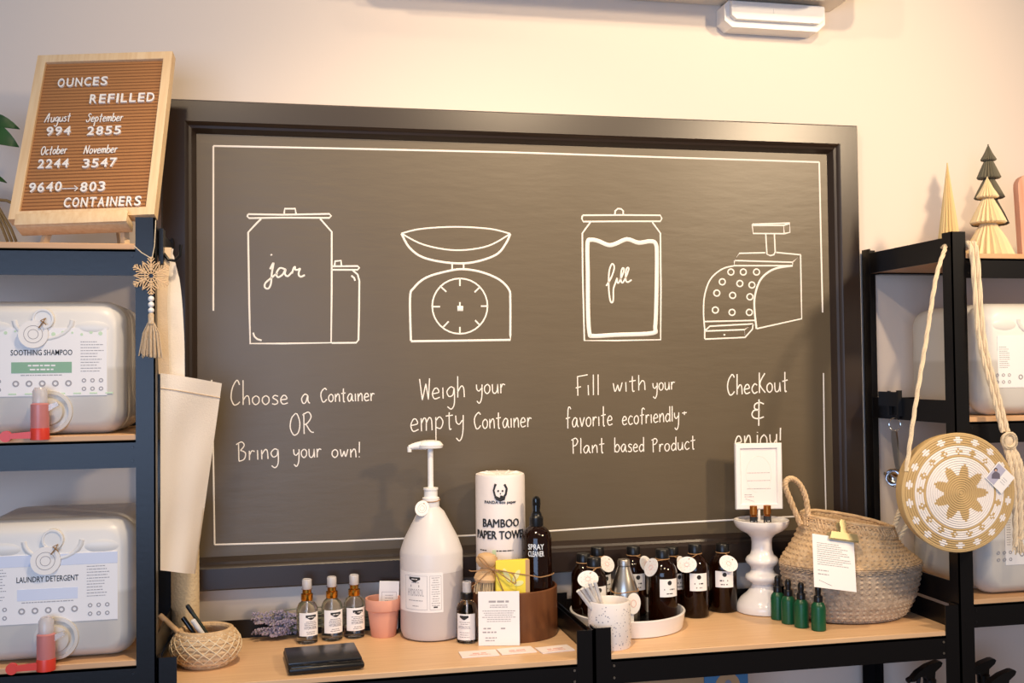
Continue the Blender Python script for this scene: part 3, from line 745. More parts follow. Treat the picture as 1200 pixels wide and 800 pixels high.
# ================================================================== THINGS HANGING BY THE LEFT RACK
p = on(177, 323, 'y', -.412); so = thing('snowflake_ornament', 'wooden snowflake with three white beads and a jute tassel on the left rack post', 'ornament', p)
mb = MB(); R = .0365
for k in range(6):
    a = PI/6+k*PI/3; d = Vector((math.cos(a), 0, math.sin(a))); s_ = Vector((-math.sin(a), 0, math.cos(a)))
    mb.tube([d*.004, d*R], .0013, 6)
    for q, l in ((.30, .010), (.52, .012), (.72, .010), (.87, .006)):
        for sg in (-1, 1): mb.tube([d*R*q, d*(R*q+l*.75)+s_*sg*l*.62], .0011, 6)
    a2 = a+PI/6; d2 = Vector((math.cos(a2), 0, math.sin(a2))); s2 = Vector((-math.sin(a2), 0, math.cos(a2)))
    mb.tube([d2*.005, d2*R*.55, d2*R*.78], .0012, 6); mb.tube([d*R*.45, d2*R*.62+s2*(-.004), d2*R*.86, d2*R*.62+s2*.004, Vector((math.cos(a+PI/3), 0, math.sin(a+PI/3)))*R*.45], .0012, 6)
mb.tube([(.012*math.cos(i*PI/6), 0, .012*math.sin(i*PI/6)) for i in range(12)], .0012, 6, closed=True)
mb.build('snowflake', 'ply', so)
pz = p
MB().tube([(.002, 0, .034)]+[tuple(on(x, y, 'y', yy)-p) for x, y, yy in ((181, 288, -.413), (182.5, 258, -.4095))], .0009, 6).tube([(.0, 0, .034), tuple(on(166, 296, 'y', -.412)-p), tuple(on(157, 288, 'y', -.408)-p)], .0009, 6).build('hanging_cord', 'cord', so)
for k in range(3): MB().ball((0, 0, -.0445-.0112*k), .0058).build('bead', 'whitem', so)
mb = MB(); zt = -.075
mb.lathe([(.003, .004), (.0055, 0), (.0058, -.012), (.0065, -.018)], 14, (0, 0, zt))
for k in range(70):
    a = random.uniform(0, 2*PI); r = .022*math.sqrt(random.random()); 
    mb.tube([(.004*math.cos(a), .003*math.sin(a), zt-.012), (r*.7*math.cos(a), r*.3*math.sin(a)*.8, zt-.035), (r*math.cos(a)+random.uniform(-.002, .002), min(.006, r*.35*math.sin(a)), zt-.078+random.uniform(-.006, .004))], .0011, 4)
mb.build('tassel', mat('jute_tassel', '#C0A27C', .9, var=(150, '#D8C6AC', (6, 6, 1))), so)
# hook and canvas bag
hk = thing('rack_hook', 'black metal hook clipped over the side of the left rack', 'hook', (-.246, -.33, 1.73))
MB().span((-.004, -.028, -.012), (.004, .012, .058)).build('clip_plate', 'blackp', hk)
MB().tube([(.003, -.01, .01), (.012, -.01, -.002), (.024, -.01, -.004), (.034, -.01, .006), (.036, -.01, .028)], .0032, 8).build('hook_arm', 'blackp', hk)
tb = thing('tote_bag', 'natural canvas tote bag hanging folded by its straps beside the left rack', 'bag', (-.2, -.3, 1.10))
to = np.array(tb.location)
TLp, TRp, BRp, BLp = on(188, 437, 'y', -.355), on(260, 449, 'y', -.26), on(229, 672, 'y', -.26), on(188, 668, 'y', -.355)
def cloth(nu=14, nv=26, th=.010):
    front = []; back = []
    nrm = np.array([.5, -.8, 0]); nrm /= np.linalg.norm(nrm)
    for j in range(nv+1):
        v = j/nv
        for i in range(nu+1):
            u = i/nu; pt = (1-v)*((1-u)*TLp+u*TRp)+v*((1-u)*BLp+u*BRp)
            ed = 1-(2*u-1)**4; wv = .0035*math.sin(u*9+v*3.0)*v+.0025*math.sin(v*11+u*4)+.004*math.sin(u*3.2+v*6.1)
            q = pt+nrm*(wv*ed); front.append(q+nrm*th/2*ed-to); back.append(q-nrm*(th/2*ed+.0008)-to)
    return front, back, nu, nv
fr, bk, nu, nv = cloth()
mb = MB(); N_ = len(fr); fs = []
for j in range(nv):
    for i in range(nu):
        q = j*(nu+1)+i; fs += [(q, q+1, q+nu+2, q+nu+1), (N_+q, N_+q+nu+1, N_+q+nu+2, N_+q+1)]
for i in range(nu): fs += [(i, N_+i, N_+i+1, i+1), (nv*(nu+1)+i, nv*(nu+1)+i+1, N_+nv*(nu+1)+i+1, N_+nv*(nu+1)+i)]
for j in range(nv): q = j*(nu+1); fs += [(q, q+nu+1, N_+q+nu+1, N_+q), (q+nu, N_+q+nu, N_+q+2*nu+1, q+2*nu+1)]
mb.add([tuple(v) for v in fr+bk], fs).build('bag_body', 'cream', tb, ang=60)
hem = [tuple(np.array(fr[2*(nu+1)+i])+np.array([.0003, -.0006, 0])) for i in range(nu+1)]
MB().tube(hem, .0011, 5).build('hem_seam', 'creamd', tb)
def tp(x, y, yy): return tuple(on(x, y, 'y', yy)-to)
wdir = np.array([.9, .45, 0])
MB().ribbon(smooth([tp(206, 442, -.315), tp(205.5, 400, -.315), tp(203, 355, -.315), tp(199.5, 325, -.315), tp(194, 300, -.32), tp(194.5, 291, -.322)], 5), wdir, [.036]*11+[.036]*5+[.034]*5+[.030]*5, .003).build('strap', 'cream', tb)
MB().ribbon(smooth([tp(192, 438, -.35), tp(190.5, 400, -.352), tp(189.5, 350, -.352), tp(193, 300, -.335), tp(195, 290, -.33)], 5), wdir, .022, .003).build('strap', 'creamd', tb, label='darker tan strap behind')
# knitted roll standing behind the pencil basket
q, k = desk(224, 748, 15.5, DL)
kn = thing('rolled_mat', 'tall pale woven roll standing on the table behind the pencil basket', 'roll', (q[0], -.125, DL))
mb = MB(); rr = .0295
mb.lathe([(rr*.96, 0)]+[(rr*(1+.012*(i % 2)), .005+i*.006) for i in range(52)]+[(rr*.9, .32)], 28); mb.build('roll', 'knit', kn)
MB().tube([(.02*(1-i/60)*math.cos(i*.35), .02*(1-i/60)*math.sin(i*.35), .3205) for i in range(56)], .0015, 5).build('rolled_edge', 'creamd', kn)

# ================================================================== LEFT TABLE
# pencil basket
q, k = desk(238, 784, 24, DL); q = q+np.array([.006, 0, 0])
pb = thing('pencil_basket', 'small round coiled seagrass basket holding pens at the left end of the table', 'basket', q)
mb = MB(); prof = []
rows = [(.046, .006), (.056, .015), (.0625, .025), (.0655, .035), (.065, .045), (.062, .054), (.057, .062), (.051, .069)]
for r_, z_ in rows: mb.tube([(r_*math.cos(i*PI/24), r_*math.sin(i*PI/24), z_) for i in range(48)], .0066, 8, closed=True)
mb.lathe([(.0455, .001), (.0455, .010), (.03, .0085)], 32); mb.build('coils', 'seag', pb)
mb = MB()
for s_ in (-1, 1):
    for i in range(18):
        pts = []
        for j, (r_, z_) in enumerate(rows):
            a = 2*PI*i/18+s_*j*.17; pts.append(((r_+.0068)*math.cos(a), (r_+.0068)*math.sin(a), z_)); 
        mb.tube(pts, .0012, 5)
mb.build('stitching', 'straw', pb)
def pen(name, label, tip, base, r, m, endm=None, endf=.25):
    a_ = np.array(base); b_ = np.array(tip); t = thing(name, label, 'pen', a_, 0, None); d = b_-a_
    MB().tube([(0, 0, 0), tuple(d*.04), tuple(d*.97), tuple(d)], [r*.35, r, r, r*.8], 10).build('barrel', m, t)
    if endm: MB().tube([tuple(d*(1-endf)), tuple(d*.985)], r*1.12, 10).build('cap', endm, t)
    return t
bx, by = q[0], q[1]
pen('pencil', 'beige wooden pencil with white band leaning left out of the small basket', on(187, 720, 'y', by-.01), (bx+.0, by+.0, DL+.013), .0056, 'beech', None)
pen('pen', 'short black pen in the small basket between the beige and white ones', on(214, 723, 'y', by+.005), (bx+.012, by-.012, DL+.013), .0045, 'blackp', 'gloss', .3)
pen('pen', 'white pen standing in the small coiled basket', on(225.5, 726, 'y', by-.012), (bx+.022, by+.008, DL+.013), .0050, 'white', 'white', .4)
pen('pen', 'long dark green pen, the tallest in the small coiled basket', on(219, 708.5, 'y', by+.02), (bx+.030, by+.012, DL+.013), .0042, 'greenp', 'blackp', .15)
# kitchen scale
yb_ = on(378, 756, 'z', DL+.018)[1]; yf_ = on(378, 788.5, 'z', DL+.001)[1]
sw = .152; sd = yb_-yf_; ctr = (on(378.5, 772, 'y', (yb_+yf_)/2)[0], (yb_+yf_)/2)
ks = thing('kitchen_scale', 'flat black digital kitchen scale at the front of the left table', 'scale', (ctr[0], ctr[1], DL), .07)
X = None
MB().rbox((0, 0, .0095), (sw, sd, .013), .005, 3).build('base', 'blackp', ks)
MB().rbox((0, .010, .0175), (sw-.004, sd-.026, .006), .0025, 2).build('weighing_plate', 'dgrey', ks)
mb = MB(); mb.rbox((0, -sd/2+.012, .0155), (sw-.012, .016, .004), .0018, 2); dsp = mb.build('control_strip', 'gloss', ks)
for x_ in (-.042, .012): MB().ball((x_, -sd/2+.012, .0178), .010, sc=(1.1, .55, .12)).build('button', 'gloss', ks)
for x_ in (-.055, .055):
    for y_ in (-.04, .04): MB().cyl((x_, y_, 0), .007, .0035, 14).build('foot', 'blackp', ks)
# lavender
q0 = on(345, 744, 'z', DL+.02); lv = thing('lavender_bunch', 'dried lavender bunch lying behind the three glass spray bottles', 'lavender', (q0[0], -.075, DL))
ms = MB(); mf = MB()
bs = on(430, 738, 'y', -.05)-np.array(lv.location)
for k in range(46):
    tx = random.uniform(296, 352); ty = 718+random.uniform(0, 28)+max(0, (tx-325))*.1; yy = random.uniform(-.105, -.055)
    tip = on(tx, ty, 'y', yy)-np.array(lv.location); tip[2] = max(tip[2], .010)
    b2 = np.array([bs[0]+random.uniform(-.02, .05), random.uniform(.021, .029), .010+random.uniform(0, .045)])
    mid = np.array([tip[0]*.62+b2[0]*.38, random.uniform(.019, .028), tip[2]*.6+b2[2]*.4+.004]); mid[2] = max(mid[2], .008)
    path = smooth([tuple(tip), tuple(mid), tuple(b2)], 5); ms.tube(path, .0012, 4)
    L_ = random.uniform(.45, .7)
    for m_ in range(10):
        t_ = m_/10*L_*.6; a_ = tip*(1-t_)+mid*t_
        for w_ in range(3):
            j_ = np.array([random.uniform(-.0035, .0035), random.uniform(-.0035, .0035), random.uniform(-.003, .0035)])
            r_ = random.uniform(.0016, .003); z_ = max(a_[2]+j_[2], r_+.001)
            mf.ball((a_[0]+j_[0], a_[1]+j_[1], z_), r_, 5, 3)
o_ = ms.build('stalks', 'lavs', lv); o_['kind'] = 'stuff'
o_ = mf.build('flower_buds', 'lav', lv); o_['kind'] = 'stuff'
# ---- label helpers for bottles
def badge(mb, place, x, z, w, h, t=.0006, n=12):
    """dark ribbon badge: straight top, pointed foot, built in columns so it follows a curved label"""
    vs = []
    for i in range(n+1):
        a = -.5+i/n; q = abs(a)*2; b = -.5 if q < .2 else (-.5+(q-.2)/.5*.4 if q < .7 else -.1+(q-.7)/.3*.15)
        vs += [place(x+a*w, z+b*h, -.0001), place(x+a*w, z+.5*h, -.0001), place(x+a*w, z+.5*h, t), place(x+a*w, z+b*h, t)]
    fs = [(0, 1, 2, 3), tuple(4*n+k for k in (3, 2, 1, 0))]
    for i in range(n):
        for k in range(4): l = (k+1) % 4; fs.append((4*i+k, 4*i+4+k, 4*i+4+l, 4*i+l))
    return mb.add(vs, fs)
def spray_bottle(label, px, pyb, face_off=.25):
    q, k = desk(px, pyb, 12.5, DL); q = q+np.array([0, -.012, 0])
    t = thing('glass_spray_bottle', label, 'spray bottle', q, face(q)+face_off, 'clear glass mist bottles with gold collars')
    R = .0237
    MB().lathe([(R*.8, 0), (R*.96, .002), (R, .006), (R, .072), (R*.97, .078), (R*.8, .087), (R*.52, .093), (R*.46, .096), (R*.46, .100)], 32).build('bottle', 'glass', t)
    MB().lathe([(.0125, .094), (.0132, .0955), (.0132, .108), (.0100, .110), (.0100, .118), (.0125, .119)], 24).build('collar', 'gold', t)
    MB().lathe([(.0088, .110), (.0088, .133), (.0075, .137), (.003, .138)], 20).build('spray_head', 'white', t)
    MB().lathe([(.0105, .119), (.0108, .1195), (.0108, .139), (.0095, .141), (.0088, .1395), (.0095, .137), (.0095, .1195)], 24).build('overcap', 'clearpl', t)
    MB().tube([(0, 0, .01), (0, 0, .092)], .0018, 6).build('dip_tube', 'whitem', t)
    lab = MB().patch(R, -1.02, 1.02, .019, .070).build('label', 'paper', t)
    pl_ = wrapR(R+.0006, 0, 0)
    mb = MB(); badge(mb, pl_, 0.003, .060, .024, .010); mb.build('badge', 'ink', lab)
    mb = MB(); fine(mb, pl_, -.006, .012, .059, .062, 1, .0018, t=.0008, centre=True); mb.build('badge_text', 'paper', lab)
    mb = MB(); text(mb, 'HYDROSOL', pl_, -.012, .017, .034, .0065); fine(mb, pl_, -.013, .018, .041, .052, 3, .0015, centre=True); fine(mb, pl_, -.01, .015, .022, .030, 2, .0015, centre=True)
    mb.build('lettering', mat('soft_ink', '#85828A', .7), lab)
    return t
spray_bottle('leftmost of the three clear glass mist bottles with gold collars', 360, 754)
spray_bottle('middle one of the three clear glass mist bottles with gold collars', 389, 750.5)
spray_bottle('clear glass mist bottle with gold collar nearest the terracotta pot', 415, 747.5)
# terracotta pot and card
q, k = desk(449.5, 747.5, 14, DL); pt = thing('terracotta_pot', 'small pink terracotta pot beside the gallon bottle holding a white card', 'pot', q)
MB().lathe([(.0275, 0), (.0285, .002), (.0355, .058), (.0395, .060), (.0405, .062), (.0415, .084), (.0405, .086), (.037, .085), (.0355, .07), (.0265, .008)], 36).build('pot_wall', 'terra', pt)
MB().lathe([(.0262, .006), (.027, .010)], 24).build('pot_floor', 'terra', pt)
X = Matrix.Translation((q[0]+.010, q[1]+.004, DL+.011)) @ Matrix.Rotation(.06, 4, 'Y') @ Matrix.Rotation(-.14, 4, 'X')
cdm = thing('folded_card', 'white card standing upright inside the terracotta pot', 'card', X.translation); cdm.rotation_euler = X.to_euler()
MB().rbox((0, 0, .055), (.046, .0025, .108), .0008, 1).build('card_sheet', 'paper', cdm)
mb = MB(); pl_ = front_at(0, -.0012, 0)
for a, b, e, g in ((-.017, .017, .084, .0847), (-.017, .017, .050, .0507), (-.017, -.0163, .05, .0847), (.0163, .017, .05, .0847)): bar(mb, pl_, a, b, e, g)
fine(mb, pl_, -.012, .012, .056, .080, 4, .0014, centre=True); mb.build('card_print', 'grey', cdm)
# gallon hydrosol bottle with pump
q, k = desk(506.5, 753, 36, DL); gj = thing('gallon_pump_bottle', 'big milky gallon bottle of hydrosol with a white hand pump', 'pump bottle', q, face(q))
R = .0715; H = .196
MB().lathe([(R*.80, 0), (R*.93, .004), (R, .018), (R, .150), (R*1.0, .151)], 48).build('full_part', 'liq', gj, label='lower part greyer with liquid inside')
MB().lathe([(R, .1512), (R, H-.006), (R*.985, H), (R*.86, .222), (R*.62, .255), (R*.42, .282), (R*.30, .290), (R*.26, .293), (R*.26, .298)], 48).build('upper_part', 'jugd', gj)
MB().lathe([(.019, .291), (.0195, .292), (.0195, .313), (.0155, .315), (.0155, .330), (.017, .331), (.017, .3355), (.006, .337)], 28).build('pump_collar', 'white', gj)
MB().cyl((0, 0, .330), .0066, .100, 16).build('pump_stem', 'white', gj)
mb = MB(); mb.lathe([(.008, .424), (.024, .426), (.026, .433), (.020, .441), (.008, .444)], 28, ex=1.15, ey=.8)
mb.tube([(-.010, 0, .433), (-.034, -.002, .431), (-.049, -.003, .428)], [.0115, .0085, .0055], 10); mb.lathe([(.005, .418), (.0055, .430)], 12, (-.0475, -.003, 0)); mb.build('pump_head', 'white', gj)
lab = MB().patch(R, -1.35, .36, .067, .154, n=26).build('label', 'paper', gj)
pl_ = wrapR(R+.0006, 0, 0)
mb = MB()
for a, b in ((-.066, -.010), (-.004, .0215)):
    for e, g in ((.073, .0736), (.1475, .148)): bar(mb, pl_, a, b, e, g, n=10)
    for x_ in (a, b): bar(mb, pl_, x_-.0003, x_+.0003, .073, .148)
text(mb, 'HYDROSOL', pl_, -.058, -.018, .103, .016, bold=-.01); text(mb, 'LAVENDER', pl_, -.057, -.019, .122, .0062) if False else fine(mb, pl_, -.057, -.019, .120, .130, 1, .005, centre=True)
fine(mb, pl_, -.054, -.022, .131, .134, 1, .0018, centre=True); fine(mb, pl_, -.057, -.019, .09, .096, 1, .0018, centre=True); fine(mb, pl_, -.050, -.026, .078, .084, 1, .0018, centre=True)
fine(mb, pl_, -.001, .019, .080, .146, 13, .0014, centre=True); mb.build('lettering', 'grey', lab)
mb = MB(); badge(mb, pl_, -.040, .139, .028, .011); bar(mb, pl_, .004, .013, .0775, .0805); mb.build('badge', 'ink', lab)
mb = MB(); fine(mb, pl_, -.050, -.030, .1385, .1415, 1, .0018, t=.0008, centre=True); mb.build('badge_text', 'paper', lab)
mb = MB(); mb.tube([(.0205*math.cos(a), .0205*math.sin(a), .308+.003*math.sin(a)) for a in [i*PI/12 for i in range(24)]], .0012, 6, closed=True); mb.tube([(-.012, -.017, .306), (-.016, -.024, .302)], .0012, 6); mb.build('neck_band', 'twine', gj)
X = Matrix.Translation((-.020, -.027, .292)) @ Matrix.Rotation(.5, 4, 'Y') @ Matrix.Rotation(1.15, 4, 'X')
tg = MB().lathe([(.003, 0), (.0185, 0), (.0185, .0014), (.003, .0014)], 32, X=X @ Matrix.Diagonal((.85, 1, 1, 1))).build('hang_tag', 'tag', gj)
mb = MB()
for r_ in (.006, .011): mb.tube([tuple(X @ Vector((r_*.85*math.cos(i*PI/9), r_*math.sin(i*PI/9), .0014))) for i in range(18)], .0004, 4, closed=True)
mb.build('printed_rings', 'grey', tg)
# small bottle with black sprayer
q, k = desk(545.5, 753, 12.5, DL); q = q+np.array([.002, -.014, 0]); sm_ = thing('glass_spray_bottle', 'small clear glass bottle with black sprayer in front of the gallon bottle', 'spray bottle', q, face(q)-.12)
R = .0242
MB().lathe([(R*.8, 0), (R*.96, .002), (R, .006), (R, .070), (R*.97, .076), (R*.78, .086), (R*.5, .092), (R*.46, .100)], 32).build('bottle', 'glass', sm_)
MB().lathe([(.0138, .095), (.0142, .096), (.0142, .108), (.0125, .110)], 24).build('collar', 'blackp', sm_)
MB().lathe([(.0075, .108), (.0075, .128), (.006, .131)], 20).build('spray_head', 'dgrey', sm_)
MB().lathe([(.0102, .110), (.0102, .132), (.009, .1335), (.0085, .132), (.0092, .131), (.0092, .110)], 24).build('overcap', 'clearpl', sm_)
MB().tube([(0, 0, .01), (0, 0, .092)], .0018, 6).build('dip_tube', 'whitem', sm_)
lab = MB().patch(R, -.95, .88, .009, .066).build('label', 'paper', sm_); pl_ = wrapR(R+.0006)
mb = MB(); badge(mb, pl_, -.004, .058, .020, .009); mb.build('badge', 'ink', lab)
mb = MB(); text(mb, 'HYDROSOL', pl_, -.018, .010, .034, .0062); fine(mb, pl_, -.018, .012, .042, .05, 2, .0015, centre=True); fine(mb, pl_, -.016, .008, .013, .028, 3, .0014, centre=True); mb.build('lettering', 'grey', lab)
# acacia round box and its contents
WC = np.array([.503, -.150]); WR = .1000; WH = .110
wb = thing('wooden_round_box', 'round dark acacia wood box holding paper towels and cleaning goods', 'box', (*WC, DL))
MB().lathe([(WR-.002, 0), (WR, .003), (WR, WH-.002), (WR-.002, WH), (WR-.004, WH), (WR-.0055, WH-.003), (WR-.0055, .012), (WR-.03, .011)], 64).build('box_wall', 'acacia', wb)
MB().cyl((0, 0, .001), WR-.006, .0095, 48).build('box_floor', 'acacia', wb)
zin = DL+.0112
def colxy(px, y): p = on(px, 600, 'y', y); return p[0], y
x_, y_ = WC[0]-.023, WC[1]+.030; sc_ = depth((x_, y_, 1.05))/F
Rt = .0575; topz = on(589, 554, 'y', y_-Rt*.3)[2]
pt_ = thing('paper_towel_roll', 'tall wrapped roll of bamboo paper towel standing in the acacia box', 'paper towel', (x_, y_, zin), face((x_, y_)))
Hh = topz-zin
mb = MB(); mb.lathe([(Rt*.95, 0), (Rt, .004), (Rt*1.0, Hh*.5), (Rt, Hh-.008), (Rt*.97, Hh-.003), (Rt*.86, Hh), (Rt*.5, Hh-.002), (Rt*.3, Hh-.006)], 48); mb.build('wrapped_roll', mat('towel_wrap', '#EFE6E2', .5, bump=(60, .12)), pt_)
mb = MB()
for i in range(9):
    a = i*2*PI/9+.2; mb.tube([(Rt*.3*math.cos(a), Rt*.3*math.sin(a), Hh-.0055), (Rt*.7*math.cos(a+.15), Rt*.7*math.sin(a+.15), Hh+.0005), (Rt*.97*math.cos(a+.2), Rt*.97*math.sin(a+.2), Hh-.004)], .0018, 6)
mb.build('wrap_folds', 'whitem', pt_)
pl_ = wrapR(Rt+.0003); zz = lambda py: topz-zin-(py-554)*sc_*1.0
mb = MB()
for e_ in (-.0006, 0, .0006): text(mb, 'BAMBOO', pl_, -.0435+e_, .0455+e_, zz(614)+e_*.6, 9.2*sc_, t=.0011+abs(e_)*.1)
mb.build('lettering', 'ink', pt_); mb = MB()
for e_ in (-.0006, 0, .0006): text(mb, 'PAPER TOWEL', pl_, -.0655+e_, .0675+e_, zz(627.5)+e_*.6, 9.2*sc_, t=.0011+abs(e_)*.1)
mb.build('lettering', 'ink', pt_); mb = MB()
text(mb, 'PANDA eco paper', pl_, -.038, .038, zz(587), 3.2*sc_, bold=.008, t=.0009)
fine(mb, pl_, -.055, -.022, zz(643), zz(639), 1, .0025); fine(mb, pl_, -.010, .04, zz(643), zz(639), 1, .0025)
mb.build('lettering', 'ink', pt_)
# simple black bear emblem: ears, head outline, eye patches, arms
mb = MB(); ez_ = zz(572)
ring = lambda pts, r_: mb.tube([pl_(a, ez_+b, .0003) for a, b in pts], r_, 6)
ring([(-.012, .010), (-.015, .000), (-.012, -.012), (-.006, -.018)], .0022); ring([(.010, .014), (.015, .004), (.013, -.008), (.009, -.014)], .0024); ring([(-.012, .010), (-.010, .015)], .0026); ring([(-.012, -.014), (-.004, -.020), (.006, -.016), (.011, -.016)], .0030); ring([(.0, -.013), (.006, -.014)], .0022); ring([(-.009, -.017), (.0, -.021), (.009, -.017)], .0042)
for ex in (-.0045, .0055): disc(mb, pl_, ex, ez_-.001, .0022, .0006)
disc(mb, pl_, .0005, ez_-.007, .0014, .0006)
mb.build('bear_emblem', 'ink', pt_)
mb = MB(); bar(mb, pl_, -.020, -.011, zz(648), zz(640), n=2); mb.build('printed_band', 'lgreen', pt_)
# amber spray cleaner dropper bottle
x_, y_ = WC[0]+.047, WC[1]-.036; sc_ = depth((x_, y_, 1.05))/F; Rb = .0345
sp_ = thing('amber_dropper_bottle', 'amber glass bottle hand lettered spray cleaner in the acacia box', 'bottle', (x_, y_, zin), face((x_, y_)))
zt = lambda py: on(626, py, 'y', y_)[2]-zin
MB().lathe([(Rb*.9, 0), (Rb, .004), (Rb, zt(630)), (Rb*.93, zt(624)), (Rb*.7, zt(619)), (Rb*.42, zt(615.5)), (Rb*.40, zt(612))], 36).build('bottle', 'amber', sp_)
MB().lathe([(Rb*.45, zt(616)), (Rb*.46, zt(615)), (Rb*.46, zt(606)), (Rb*.36, zt(604)), (Rb*.34, zt(601))], 24).build('dropper_collar', 'blackp', sp_)
MB().lathe([(Rb*.34, zt(602)), (Rb*.25, zt(598)), (Rb*.30, zt(590)), (Rb*.28, zt(584)), (Rb*.15, zt(581.5)), (.001, zt(581))], 20).build('dropper_bulb', 'gloss', sp_)
mb = MB(); pl_ = wrapR(Rb+.0002)
hl = mat('white_paint_pen', '#E8EEF4', .6)
for wd, yy in (('SPRAY', 641), ('CLEANER', 649)):
    mb = MB(); text(mb, wd, pl_, -.0195, .0165, zt(yy), 6.2*sc_, bold=.004, t=.0012); mb.build('hand_lettering', hl, sp_)
(lambda *a: None)('hand_lettering', mat('white_paint_pen', '#E8EEF4', .6), sp_)
# brush
fx, fy = on(568, 688, 'y', WC[1]-.075)[0], -.224
br = thing('dish_brush', 'round wooden dish brush with a knob handle in the acacia box', 'brush', (fx, -.2185, on(568, 690, 'y', fy)[2]))
br.rotation_euler = (0, .1, 0)
z0 = 0
mb = MB(); mb.lathe([(.004, .046), (.016, .048), (.0235, .058), (.024, .066), (.019, .075), (.008, .079), (.001, .0795)], 28, ex=1.0, ey=.9); mb.lathe([(.022, .016), (.025, .022), (.022, .032), (.013, .041), (.011, .046), (.013, .050)], 28); mb.build('handle', 'beech', br)
mb = MB()
for k in range(60):
    a = random.uniform(0, 2*PI); r_ = .020*math.sqrt(random.random()); mb.tube([(r_*math.cos(a), r_*math.sin(a), .017), (r_*1.12*math.cos(a), r_*1.12*math.sin(a), -.010)], .0011, 4)
mb.build('bristles', 'bristle', br)
# yellow soap packet
xa = on(581, 680, 'y', fy)[0]; xb = on(620, 680, 'y', fy)[0]; zt_ = on(600, 655, 'y', fy)[2]; zb_ = on(600, 691, 'y', fy)[2]
so_ = thing('soap_packet', 'yellow wrapped soap bar tied with twine at the front of the acacia box', 'soap', ((xa+xb)/2-.002, -.229, zin), .0)
hz = zt_-zin
MB().rbox((0, 0, hz/2), (xb-xa, .014, hz), .002, 2).build('packet', 'yellow', so_)
MB().rbox((xb-xa)/2*np.array([1, 0, 0])+np.array([-.004, 0, hz/2]), (.010, .0152, hz*.998), .0008, 1).build('card_edge', 'kraft', so_)
mb = MB(); pl_ = front_at(0, -.0071, hz)
for a_, x_0, z_0, L_ in ((.55, .000, -.048, .030), (-.45, -.006, -.048, .034), (1.35, .003, -.054, .022)):
    rim_ = [(.0055*math.sin(t), L_*.5*(1-math.cos(t))) for t in [i*PI/8 for i in range(16)]]
    n_ = 16; vs_ = [pl_(x_0+x2*math.cos(a_)+z2*math.sin(a_), z_0-x2*math.sin(a_)+z2*math.cos(a_), q_) for q_ in (-.0001, .0003+L_*.02) for x2, z2 in rim_]
    mb.add(vs_, [tuple(range(n_)), tuple(range(2*n_-1, n_-1, -1))]+[(k_, (k_+1) % n_, n_+(k_+1) % n_, n_+k_) for k_ in range(n_)])
mb.build('printed_leaves', 'lyel', so_)
# kraft card behind brush
kc = thing('kraft_card', 'kraft cardboard piece standing behind the wooden brush', 'card', (.441, -.188, zin))
MB().rbox((0, 0, (zt_-zin)/2), (.035, .003, zt_-zin), .001, 1).build('card_sheet', 'kraft', kc); kc['label'] = 'kraft cardboard piece standing behind the wooden brush'
mb = MB(); pl_ = front_at(0, -.002, 0); fine(mb, pl_, -.018, .018, .03, .1, 6, .002); mb.build('card_print', 'stem', kc)
# twine with bow
kz = on(578, 667, 'y', fy-.018); tw = thing('jute_twine', 'brown jute twine tied in a bow around the brush and yellow soap', 'twine', kz); kk = np.array(kz)
fp = lambda x, y, yy: tuple(on(x, y, 'y', yy)-kk)
yf = fy-.004
MB().tube([tuple(v) for v in smooth([fp(578, 667, yf-.010), fp(600, 671, yf-.008), fp(621, 674, yf-.008), fp(632, 676, y_-.037), fp(641, 674.5, y_-.033), fp(647.5, 672.5, y_-.02), fp(649, 671, y_-.004)], 6)], .0013, 6).build('band', 'twine', tw)
MB().tube([tuple(v) for v in smooth([fp(578, 667, yf-.012), fp(566, 668, yf-.012), fp(553, 669, yf-.006), fp(550, 668, yf)], 6)], .0012, 6).tube([tuple(v) for v in smooth([fp(578, 667, yf-.012), fp(570, 672, yf-.013), fp(560, 682, yf-.010), fp(553, 687, yf-.006)], 6)], .0012, 6).tube([tuple(v) for v in smooth([fp(578, 667, yf-.012), fp(583, 676, yf-.014), fp(588, 688, yf-.010), fp(590, 692, yf-.009)], 6)], .0012, 6).build('loose_ends', 'twine', tw)
for s_ in (((576, 667), (566, 655), (560, 652), (568, 662)), ((579, 667), (592, 676), (604, 684), (600, 672))):
    MB().tube([tuple(v) for v in smooth([fp(*s_[0], yf-.013), fp(*s_[1], yf-.016), fp(*s_[2], yf-.016), fp(*s_[3], yf-.014), fp(578, 667, yf-.013)], 6)], .0012, 6).build('bow_loop', 'twine', tw)
MB().ball((0, 0, 0), .0035, 8, 6).build('knot', 'twine', tw)
# leaning notice
cl, crr = on(559, 754, 'z', DL+.0005), on(607, 753.5, 'z', DL+.0005)
nb = (cl+crr)/2; nb[1] = min(nb[1], WC[1]-WR-.008); wpx = np.linalg.norm(crr-cl); rz = math.atan2(crr[1]-cl[1], crr[0]-cl[0])
nt = thing('paper_notice', 'white printed sheet leaning against the front of the acacia box', 'paper', (nb[0], nb[1], DL+.0006)); nt.rotation_euler = (-math.asin(max(0, min(.3, (WC[1]-WR-.003-nb[1])/.112))), 0, rz)
hN = .117
MB().span((-wpx/2, 0, 0), (wpx/2, .0012, hN)).build('sheet', 'paper', nt)
mb = MB(); pl_ = front_at(0, 0, 0); fine(mb, pl_, -.026, .026, hN-.026, hN-.018, 1, .0042, centre=True); fine(mb, pl_, -.030, .030, hN-.036, hN-.028, 2, .0016, centre=True); fine(mb, pl_, -.038, .038, .050, hN-.040, 6, .0014, centre=True)
fine(mb, pl_, -.034, -.008, .034, .040, 1, .003); fine(mb, pl_, .004, .018, .034, .040, 1, .003); fine(mb, pl_, -.036, .002, .026, .032, 1, .003); fine(mb, pl_, -.03, -.004, .008, .020, 2, .0022); mb.build('printed_text', 'grey', nt)
